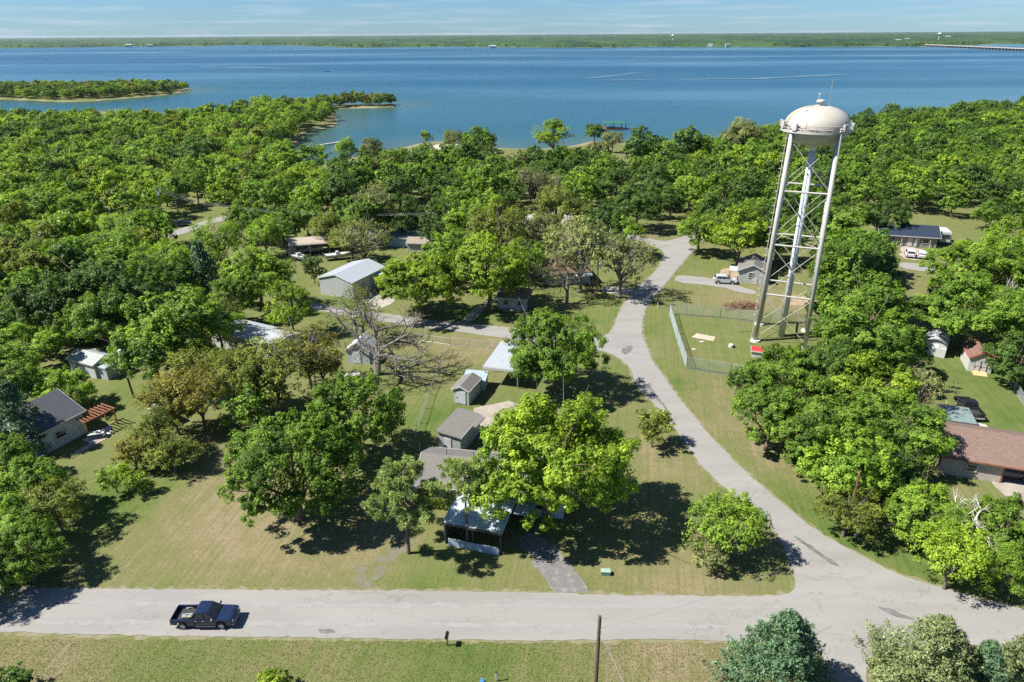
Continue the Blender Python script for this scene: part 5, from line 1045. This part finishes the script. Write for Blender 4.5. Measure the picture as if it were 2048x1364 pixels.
def car(loc, rz, paint, label, suv=True, group=None):
    t = empty('parked_car', loc, rz, label, 'car', group); h = 1.68 if suv else 1.45
    mb = side_profile(MB(), [(-2.2, .40), (-1.78, .36), (-1.70, .62), (-1.5, .72), (-1.2, .72), (-1.0, .62), (-.92, .32), (.92, .32), (1.0, .62), (1.2, .72), (1.5, .72), (1.7, .62), (1.78, .36), (2.25, .40), (2.3, .72), (2.15, .88), (1.2, 1.0), (.9, 1.02), (-2.0, 1.06), (-2.26, .9)], 0, .90); mb.build('body', paint, t, bevel=.04)
    side_profile(MB(), [(-2.08, 1.04), (1.15, 1.0), (.35, h-.06), (-.1, h), (-1.4, h-.02), (-1.75, h-.12)], 0, .84, .17).build('cabin', paint, t, bevel=.04)
    side_profile(MB(), [(1.10, 1.06), (1.15, 1.06), (.44, h-.08), (.38, h-.08)], 0, .78, .12).build('windshield', GLASS, t); side_profile(MB(), [(-2.09, 1.12), (-2.04, 1.12), (-1.76, h-.16), (-1.82, h-.16)], 0, .74, .1).build('rear_window', GLASS, t)
    for s in (-1, 1):
        for x0, x1, x2, x3 in ((-1.75, -.75, -.72, -1.5), (-.66, .12, .06, -.64), (.2, .92, .36, .16)):
            v = [(x0, s*.845, 1.10), (x1, s*.845, 1.10), (x2, s*.715, h-.14), (x3, s*.715, h-.14)]; off = np.array([0, s*.018, .004]); MB().hexa([np.array(q)-off for q in v], [np.array(q)+off for q in v]).build('side_window', GLASS, t)
        MB().box(.85, s*.97, 1.08, .14, .2, .14).build('wing_mirror', paint, t, bevel=.03); MB().box(2.22, s*.62, .78, .14, .34, .16).build('headlight', LAMP_W, t, bevel=.03); MB().box(-2.2, s*.72, .88, .12, .2, .3).build('tail_light', LAMP_R, t, bevel=.02)
        for x in (1.36, -1.36): wheel(t, x, s*.80, .34, .22)
    MB().box(2.27, 0, .55, .06, 1.2, .2).build('grille', DARKM, t); MB().box(-2.25, 0, .75, .04, .5, .12).build('licence_plate', WHITE, t); MB().box(0, 0, .36, 3.4, 1.3, .2).build('chassis', DARKM, t)
    return t
p = G2(1449, 566); car((*p, .03), R(-10), CAR_SILV, 'silver-white car parked in front of the small gabled cottage')
p = G2(1818, 512); car((*p, .03), R(68), CAR_WHITE, 'left one of two white cars before the navy roofed house'); p = G2(1842, 514); car((*p, .03), R(62), CAR_WHITE, 'right one of two white cars, closer to the light green tree', False)
p = G2(2016, 951); car((*p, .0), R(-19), CAR_NAVY, 'dark car inside the open garage of the brick house', False)
p = G2(365, 452); car((*p, .03), R(30), CAR_NAVY, 'dark blue car on the lane in tree shade', False); p = G2(218, 489); car((*p, .03), R(15), CAR_WHITE, 'white car parked under trees at the left end of the lane', True); p = G2(312, 468); car((*p, 0), R(20), CAR_NAVY, 'dark car stopped midway along the lane', False)
p = G2(1105, 545); car((*p, 0), R(15), CAR_BLACK, 'dark car beside the orange-brown roofed house', True) if False else None
p = G2(872, 588); car((*p, 0), R(20), CAR_NAVY, 'dark blue car under the yellow-green oak', True)
# ------------------------------------------------------------------ fences and yard things
def chain_fence(name, pts, label, h=2.0, step=3.0, pitch=.16, wr=.0075):
    P = [G2(*q) for q in pts]; o = empty(name, (P[0][0], P[0][1], 0), 0, label, 'fence'); P = [q-P[0] for q in P]; wm = MB(); rail = MB()
    k = 0
    for a, b in zip(P[:-1], P[1:]):
        L = np.linalg.norm(b-a); t = (b-a)/L; n = max(1, round(L/step))
        for i in range(n+1):
            q = a+t*L*i/n
            MB().tube([(q[0], q[1], -.2), (q[0], q[1], h+.08)], .045, 6).build('post', STEEL, o)
        rail.tube([(*a, h), (*b, h)], .03, 6)
        rail.tube([(*a, .08), (*b, .08)], .012, 4)
        for s in (-1, 1):
            for u in np.arange(-h, L, pitch):
                u0, u1 = u, u+h; z0, z1 = 0.05, h
                if s < 0: z0, z1 = z1, z0
                zz = lambda uu: z0+(z1-z0)*(uu-u0)/(u1-u0)
                ua, ub = max(u0, 0), min(u1, L)
                if ub-ua < .05: continue
                wm.tube([(*(a+t*ua), zz(ua)), (*(a+t*ub), zz(ub))], wr, 3, cap=False)
    rail.build('rail', STEEL, o); wm.build('wire_mesh', mat('fence_wire', (.16, .22, .22), .5, .1, 4), o); return o
chain_fence('chain_link_fence', [(1546, 640), (1640, 655)], 'far chain-link fence run behind the water tower'); chain_fence('chain_link_fence', [(1338, 628), (1440, 636), (1546, 650)], 'far chain-link fence run in front of the brush pile')
chain_fence('chain_link_fence', [(1339, 630), (1354, 682), (1372, 738)], 'left chain-link fence run of the tower yard, seen edge-on', wr=.009)
chain_fence('chain_link_fence', [(1372, 738), (1460, 752), (1560, 772)], 'near chain-link fence run of the tower yard'); chain_fence('chain_link_fence', [(1018, 700), (900, 690), (830, 680)], 'low wire fence along the left street behind the canopy', 1.2, 3.5, .25, .006)
chain_fence('chain_link_fence', [(896, 700), (860, 790), (830, 880)], 'low wire fence beside the garden sheds', 1.1, 3.5, .5, .004)
chain_fence('chain_link_fence', [(2018, 765), (2048, 815), (2070, 850)], 'short chain-link fence on the right lawn', 1.4, 2.5, .2, .008)
chain_fence('chain_link_fence', [(1905, 640), (1980, 655), (2060, 668)], 'wire fence hidden among the right trees', 1.2, 4, .3, .006)
p = G2(1462, 694); hb = empty('well_cap', (*p, 0), .3, 'round white well cap in the tower yard', 'well cap'); MB().lathe([(0, .55), (.35, .5), (.42, .35), (.42, 0)], 16).build('lid', WHITE, hb); MB().box(.2, -.38, .28, .35, .14, .3).build('hatch', DARKM, hb)
for q, lab in (((1404, 684), 'small white plate left of the well cap'), ((1388, 699), 'pale plate low in the tower yard')):
    p = G2(*q); hb = empty('ground_plate', (*p, 0), .1, lab, 'cover'); MB().box(0, 0, .05, .7, .45, .1).build('plate', WHITE, hb, bevel=.02); MB().box(.2, 0, .12, .12, .05, .05).build('handle', DARKM, hb)
p = G2(1486, 615); bp = empty('brush_pile', (*p, 0), 0, 'long reddish pile of cut brush beside the tower yard', 'brush pile'); rg = np.random.default_rng(4); mb = MB()
for i in range(420):
    x = rg.uniform(-3.2, 3.2); hgt = 1.1*max(.1, 1-(x/3.4)**2); q = np.array([x, rg.normal(0, .7), abs(rg.uniform(0, hgt))]); d = rg.normal(size=3)*np.array([1, .7, .3]); d /= np.linalg.norm(d); L = rg.uniform(.3, .9); mb.tube([q-d*L, q+d*L+rg.normal(0, .1, 3)], [.035, .015], 4)
mb.build('branches', mat('dead_wood', (.22, .13, .085), .9, .5, 2), bp)
p = G2(1330, 652); s_ = empty('bollard', tuple(G2(1315, 617))+(0,), 0, 'white marker post at the road edge by the tower yard', 'post'); MB().tube([(0, 0, -.1), (0, 0, 1.1)], .07, 8).build('post', WHITE, s_); MB().lathe([(0, .1), (.085, .05), (.085, 0)], 8, (0, 0, 1.1)).build('cap', CREAM, s_)
s_ = empty('hydrant', tuple(G2(1712, 1070))+(0,), 0, 'white fire hydrant beside the roadside utility pole', 'hydrant'); MB().lathe([(0, 1.0), (.12, .95), (.17, .8), (.13, .78), (.13, .1), (.2, .1), (.2, 0)], 14).build('body', WHITE, s_); MB().tube([(-.22, 0, .6), (.22, 0, .6)], .07, 8).build('nozzle', WHITE, s_)
mbx = empty('mailbox', tuple(G2(895, 1291))+(0,), R(85), 'black roadside mailbox on a post by the bottom road', 'mailbox'); MB().box(0, 0, .5, .1, .1, 1.1).build('post', WOODPOLE, mbx); MB().prism([(-.14, 1.0), (.14, 1.0), (.14, 1.2)]+[(.14*math.cos(w), 1.2+.14*math.sin(w)) for w in np.linspace(0, math.pi, 8)]+[(-.14, 1.2)], 'x', -.28, .28).build('box', CAR_BLACK, mbx)
MB().box(.1, -.16, 1.3, .05, .02, .22).build('flag', LAMP_R, mbx)
ub = empty('utility_box', tuple(G2(1211, 1148))+(0,), R(-5), 'low green utility box on the corner lawn', 'utility box'); MB().box(0, 0, .2, .85, .5, .4).build('cabinet', mat('green_box_paint', (.16, .26, .19), .5), ub, bevel=.03); MB().box(0, 0, .42, .9, .55, .05).build('lid', mat('pale_green_lid', (.26, .36, .29), .5), ub)
p = G2(993, 1362); sp = empty('marker_post', (*p, 0), 0, 'white marker post at the bottom edge', 'post'); MB().tube([(0, 0, -.1), (0, 0, .9)], .05, 8).build('post', WHITE, sp); MB().box(0, 0, .97, .14, .1, .14).build('cap', DARKM, sp)
p = G2(965, 1362); vb = empty('valve_box', (*p, 0), 0, 'blue valve box beside the marker post', 'valve box'); MB().lathe([(0, .12), (.16, .12), (.18, 0)], 14).build('lid', BLUE_TARP, vb); MB().box(0, 0, .14, .12, .04, .04).build('handle', DARKM, vb)
p = G2(703, 750); tf = empty('tarp', (*p, 0), .2, 'crumpled white sheet on the lawn below the weathered shed', 'sheet'); v = []
rg = np.random.default_rng(2)
for i in range(7):
    for j in range(5): v.append((i*.4-1.2, j*.3-.6, abs(rg.normal(0, .08))+.03+.12*math.exp(-((i-3)**2+(j-2)**2)/4)))
tag(tf); MB().add(v, [(i*5+j, i*5+j+1, (i+1)*5+j+1, (i+1)*5+j) for i in range(6) for j in range(4)]).build('sheet', WHITE, tf, smooth=True)
p = G2(840, 905); gs = empty('wire_gate', (*p, 0), R(-40), 'leaning white pipe gate behind the pine', 'gate')
MB().tube([(0, 0, 0), (0, 0, 1.4)], .05, 6).build('post', WHITE, gs); MB().tube([(0, 0, 1.3), (-1.8, 0, 1.2), (-1.8, 0, .2), (0, 0, .2)], .03, 6).build('frame', WHITE, gs)
# hedge in front of the grey bungalow
rgh = np.random.default_rng(6); k = 9000; q = np.stack([rgh.uniform(-2.3, 2.3, k), rgh.uniform(-.55, .55, k), rgh.uniform(.1, 1.15, k)], 1); nn = np.stack([rgh.normal(0, .5, k), np.sign(q[:, 1])*.6+rgh.normal(0, .5, k), .6+rgh.normal(0, .4, k)], 1)
q[:, 2] += .08*np.sin(q[:, 0]*4); v, f, t = sprays(rgh, q, nn, .2, rgh.uniform(.1, .9, k)); hp = G2(872, 1012); hd = empty('hedge', (*hp, 0), R(-12), 'clipped yellow-green hedge in front of the grey bungalow', 'hedge')
ho = bpy.data.objects.new('foliage', fast_mesh('foliage', v, f, [LEAF], [('tint', 'FACE', t)])); COL.objects.link(ho); ho.parent = hd; ho.color = (.12, .16, .015, 1); MB().box(0, 0, .35, 4.2, .7, .7).build('stem', BARK, hd)
# ------------------------------------------------------------------ utility poles and wires
def pole(px, h, label, r=.15, arm=None, can=False, lamp=False, m=WOODPOLE, lean=(0, 0)):
    p = G2(*px); o = empty('utility_pole', (p[0], p[1], 0), 0, label, 'utility pole')
    MB().tube([(0, 0, -.4), (lean[0], lean[1], h)], [r, r*.68], 10).build('pole', m, o)
    if arm is not None:
        dx, dy = math.cos(arm), math.sin(arm); MB().box(lean[0], lean[1]+.0, h-.45, 2.4, .12, .14, arm).build('crossarm', WOODPOLE, o)
        for s in (-1.05, -.4, .4, 1.05): MB().lathe([(0, .24), (.06, .2), (.05, .1), (.07, .05), (.03, 0)], 8, (lean[0]+dx*s, lean[1]+dy*s, h-.38)).build('insulator', WHITE, o)
    if can: MB().lathe([(0, .95), (.2, .93), (.26, .85), (.26, .05), (.22, 0), (0, 0)], 14, (lean[0]+.34, lean[1]-.12, h-2.0)).build('transformer', mat('transformer_grey', (.5, .55, .58), .4), o)
    if lamp:
        l_ = MB().tube([(lean[0], lean[1], h-.3), (lean[0]-.5, lean[1]-.25, h+.05), (lean[0]-.9, lean[1]-.45, h+.05)], .04, 6).build('lamp_arm', STEEL, o); MB().lathe([(0, .15), (.16, .1), (.2, 0), (0, -.12)], 12, (lean[0]-.95, lean[1]-.48, h)).build('lamp', WHITE, l_)
    return np.array([p[0]+lean[0], p[1]+lean[1], h])
p = G(1200, 1232, 9.2); pole(PXL((p[0], p[1], 0))[:2], 9.2, 'dark utility pole rising from the bottom edge', .17, None, False)
PA = p
t1 = pole((268, 795), 8.6, 'leaning utility pole with a grey transformer on the left', .16, None, True, False, lean=(-.35, -.2)); pole((632, 773), 3.2, 'short lamp post behind the lawn trees', .09, None, False, True)
t2 = pole((1193, 598), 8.2, 'utility pole with a transformer beside the bend in the road', .15, None, True); t3 = pole((1690, 1068), 7.6, 'brown roadside utility pole in front of olive shrubs', .15, None, False, False, mat('red_brown_pole', (.15, .075, .05), .9, .3)); 
t4 = pole((330, 455), 10.5, 'utility pole with crossarm and transformer deep in the left wood', .15, R(60), True); t5 = pole((474, 486), 9.0, 'utility pole with crossarm beside the lane', .15, R(70), True)
t6 = pole((1740, 505), 6.0, 'street lamp pole with a white globe near the navy roofed house', .1, None, False, True, STEEL); t7 = pole((1475, 664), 4.6, 'slim antenna pole inside the tower yard', .07, None, False, False, STEEL)
t8 = pole((880, 500), 9.0, 'utility pole hidden behind the oak right of the barn', .14, R(70), False)
def wire(a, b, sag, label, group=None, r=.013):
    pts = []
    for t in np.linspace(0, 1, 15): q = a+(b-a)*t; pts.append((q[0], q[1], q[2]-sag*4*t*(1-t)))
    o = MB().tube(pts, r, 4).build('power_line', mat('wire_grey', (.22, .23, .24), .5), None); tag(o, label, 'wire', group)
for k, (dx, dz) in enumerate(((-1.0, -.2), (0, -.2), (1.0, -.2))):
    wire(t4+np.array([dx*.5, dx*.8, dz]), t5+np.array([dx*.35, dx*.9, dz]), .8, 'power line between the two crossarm poles by the lane', 'lines over the lane'); wire(t5+np.array([dx*.35, dx*.9, dz]), t8+np.array([dx*.35, dx*.9, dz]), 1.0, 'power line from the lane pole to the oak by the barn', 'lines behind the barn')
wire(np.array([PA[0], PA[1], 8.0]), G(1560, 1140, 7.0)*1.0, .4, 'thin line crossing the bottom road to the junction', r=.012)
for q in (0, .6): wire(np.array([PA[0], PA[1], 8.2-q]), np.array([PA[0]+6+q*2, PA[1]-14, .2]), .02, 'guy wire running down from the bottom utility pole', 'guy wires of the bottom pole', r=.014)
# ------------------------------------------------------------------ the lake: dock, boats, bridge, far buildings
p = G2(1226, 258, WZ); dk = empty('boat_dock', (*p, WZ), R(-6), 'green roofed boat dock on the lake', 'boat dock'); MB().box(0, 0, .45, 11, 7, .25).build('deck', TIMBER, dk)
for x in (-4.8, 0, 4.8):
    for y in (-3, 3): MB().tube([(x, y, -2), (x, y, 3.4)], .14, 6).build('post', TIMBER, dk)
MB().prism([(-3.9, 3.2), (0, 4.3), (3.9, 3.2), (3.9, 3.35), (0, 4.45), (-3.9, 3.35)], 'x', -5.9, 5.9).build('roof', mat('green_metal', (.03, .12, .10), .5), dk)
MB().box(8.6, .4, .45, 6.2, 1.4, .2).build('walkway', TIMBER, dk); MB().box(7.0, .4, 1.6, .2, 4.4, 3.0).build('lift_frame', DARKM, dk)
b = boat((1, 1), R(-6), 'white boat moored under the green roofed dock', 5.5, WHITE, None, -.15); b.location = (p[0]-1.5, p[1]-1.0, WZ+.75)
q = G2(655, 143, WZ); b = boat((1, 1), R(175), 'small dark motorboat far out on the lake', 6.5, DARKM, None, -.1); b.location = (q[0], q[1], WZ)
q = G2(665, 288, WZ); wd = empty('wooden_dock', (*q, WZ), math.atan2(*(G2(700, 283, WZ)-G2(640, 292, WZ))[::-1]), 'white plank dock across the lake inlet', 'dock'); MB().box(0, 0, .5, 14, 1.5, .18).build('deck', mat('bleached_plank', (.42, .41, .38), .8, .15, 2), wd)
for x in (-6, -2, 2, 6):
    for y in (-.7, .7): MB().tube([(x, y, -1.5), (x, y, .9)], .1, 6).build('post', TIMBER, wd)
A, B = G2(1845, 92.0, WZ), G2(2110, 104.5, WZ); L = np.linalg.norm(B-A); br = empty('road_bridge', (*A, WZ), math.atan2(*(B-A)[::-1]), 'long low concrete road bridge across the lake arm', 'bridge'); MB().box(L/2, 0, 5.2, L, 12, 1.6).build('deck', mat('bridge_concrete', (.42, .41, .39), .8), br)
MB().box(L/2, -5.8, 6.5, L, .4, 1.0).build('parapet', CONCRETE, br)
pn = 44
for i in range(pn): MB().box(L*(i+.5)/pn, 0, 1.7, 3, 9, 5.4).build('pier', mat('dark_pier', (.16, .16, .15), .9), br)
rgf = np.random.default_rng(21)
def far_house(px, w, h, lab, m=WHITE, gr=None):
    q = G2(px[0], px[1], 2.0); o = empty('waterfront_building', (*q, -1), rgf.uniform(-.3, .3), lab, 'building', gr); MB().box(0, 0, h/2, w, w*.5, h).build('wall', m, o); MB().prism([(-w*.28, h), (w*.28, h), (0, h+w*.14)], 'x', -w*.54, w*.54).build('roof', METAL_W, o)
for px, w, h, lab in (((258, 92.5), 26, 9, 'pale waterfront building on the far left shore'), ((300, 92.3), 18, 8, 'small pale waterfront building right of the far left one'), ((985, 94), 24, 6, 'low pale building on the far shore centre'), ((1420, 92), 16, 8, 'pale house on the far shore behind the tower'), ((1455, 91.5), 14, 8, 'tan house on the far shore behind the tower'),
                      ((1795, 84), 30, 10, 'white building above the bridge end'), ((1815, 81), 26, 10, 'second white building higher above the bridge end'), ((1835, 83.5), 22, 8, 'cream building nearest the bridge end'), ((1895, 76), 34, 12, 'white building among trees beyond the bridge')): far_house(px, w, h, lab)
for px, H in (((1345, 79), 38), ((1876, 78), 40)):
    q = G2(px[0], px[1]+6, 0); o = empty('distant_water_tower', (*q, 0), 0, f'tiny white water tower on the {"horizon at the centre right" if px[0] < 1500 else "horizon beyond the bridge"}', 'water tower'); MB().lathe([(0, H), (7, H-3), (9, H-7), (5, H-12), (1.6, H-14)], 16).build('tank', WHITE, o); MB().tube([(0, 0, 0), (0, 0, H-13)], 1.8, 10).build('stem', WHITE, o)
# loose things on the ground: leaves and stubble along the bottom verge
rgg = np.random.default_rng(31)
def tufts(name, poly, k, size, cols, label, kindname):
    wp = np.array([G2(*q) for q in poly]); lo, hi = wp.min(0), wp.max(0); P = rgg.uniform(lo, hi, (k, 2)); P = P[inpoly(P[:, 0], P[:, 1], wp)]
    u = np.array([PXL((x, y, 0))[:2] for x, y in P]); road = inpoly(u[:, 0], u[:, 1], ROAD_MAIN); P = P[~road]; n = len(P)
    q = np.concatenate([P, np.full((n, 1), .045)], 1); nn = np.stack([rgg.normal(0, .7, n), rgg.normal(0, .7, n), rgg.uniform(.9, 1.8, n)], 1); v, f, t = sprays(rgg, q, nn, size, rgg.uniform(.2, 1, n), aspect=.5)
    me = fast_mesh(name, v, f, [LEAF], [('tint', 'FACE', t)]); o = bpy.data.objects.new(name, me); COL.objects.link(o); o.color = cols; tag(o, label, 'grass', kind='stuff')
tufts('grass_tufts', [(-60, 1278), (2100, 1290), (2100, 1420), (-60, 1420)], 60000, .085, (.14, .16, .05, 1), 'rough grass along the bottom verge', 'grass')
tufts('grass_blades', [(-60, 1174), (1600, 1190), (1500, 960), (1250, 700), (850, 700), (600, 900), (200, 960), (-60, 1150)], 70000, .075, (.13, .15, .045, 1), 'short grass of the big front lawn', 'grass')
tufts('verge_grass', [(1290, 640), (1380, 800), (1500, 940), (1660, 1060), (1850, 1150), (2060, 1210), (2060, 1150), (1750, 1050), (1600, 900), (1450, 740)], 40000, .085, (.10, .16, .04, 1), 'greener grass along the right side of the bending road', 'grass')

# half hidden things between the trees on the left, and pale wakes on the water
house('shed', 'pale blue shed glimpsed through the olive row', 'shed', G2(430, 792), R(-25), 4.2, 3.2, 2.2, 2.9, BLUEWALL, METAL_B, 'gable', .2)
tr2 = empty('camper_trailer', tuple(G2(328, 842))+(0,), R(-35), 'small white camper trailer half hidden behind the olive row', 'trailer'); MB().box(0, 0, 1.25, 3.4, 1.9, 1.7).build('body', WHITE, tr2, bevel=.16); window(tr2, .3, -.95, 1.45, .8, .5, 'y-', DARKM); MB().box(2.2, 0, .45, 1.0, .1, .1).build('tow_bar', STEEL, tr2)
for s in (-1, 1): MB().prism([(.3*math.cos(w), .3*math.sin(w)) for w in np.linspace(0, 6.283, 15)[:-1]], 'y', s*.85-.1, s*.85+.1).build('wheel', TYRE, tr2, (0, 0, .3))
FOAM = mat('wake_water', (.10, .17, .20), .3, .3, .02)
for i_, pp in enumerate(([(1150, 157.2), (1180, 155.5), (1215, 152), (1270, 145.5), (1300, 144.5), (1272, 147), (1216, 154), (1182, 157)], [(1175, 161.5), (1260, 159.5), (1340, 158), (1260, 161)], [(400, 133.5), (520, 134.2), (650, 142), (520, 136), (400, 135)], [(1350, 158.5), (1500, 157), (1680, 148.5), (1700, 149.3), (1520, 158.6), (1360, 159.6)])):
    w_ = [G2(x, y, WZ) for x, y in pp]; bm = bmesh.new(); f_ = bm.faces.new([bm.verts.new((q[0], q[1], WZ+.25)) for q in w_]); bmesh.ops.triangulate(bm, faces=[f_])
    for q in bm.faces:
        q.normal_update()
        if q.normal.z < 0: q.normal_flip()
    me = bpy.data.meshes.new('water_wake'); bm.to_mesh(me); bm.free(); me.materials.append(FOAM); o = bpy.data.objects.new('water_wake', me); COL.objects.link(o); tag(o, kind='structure')
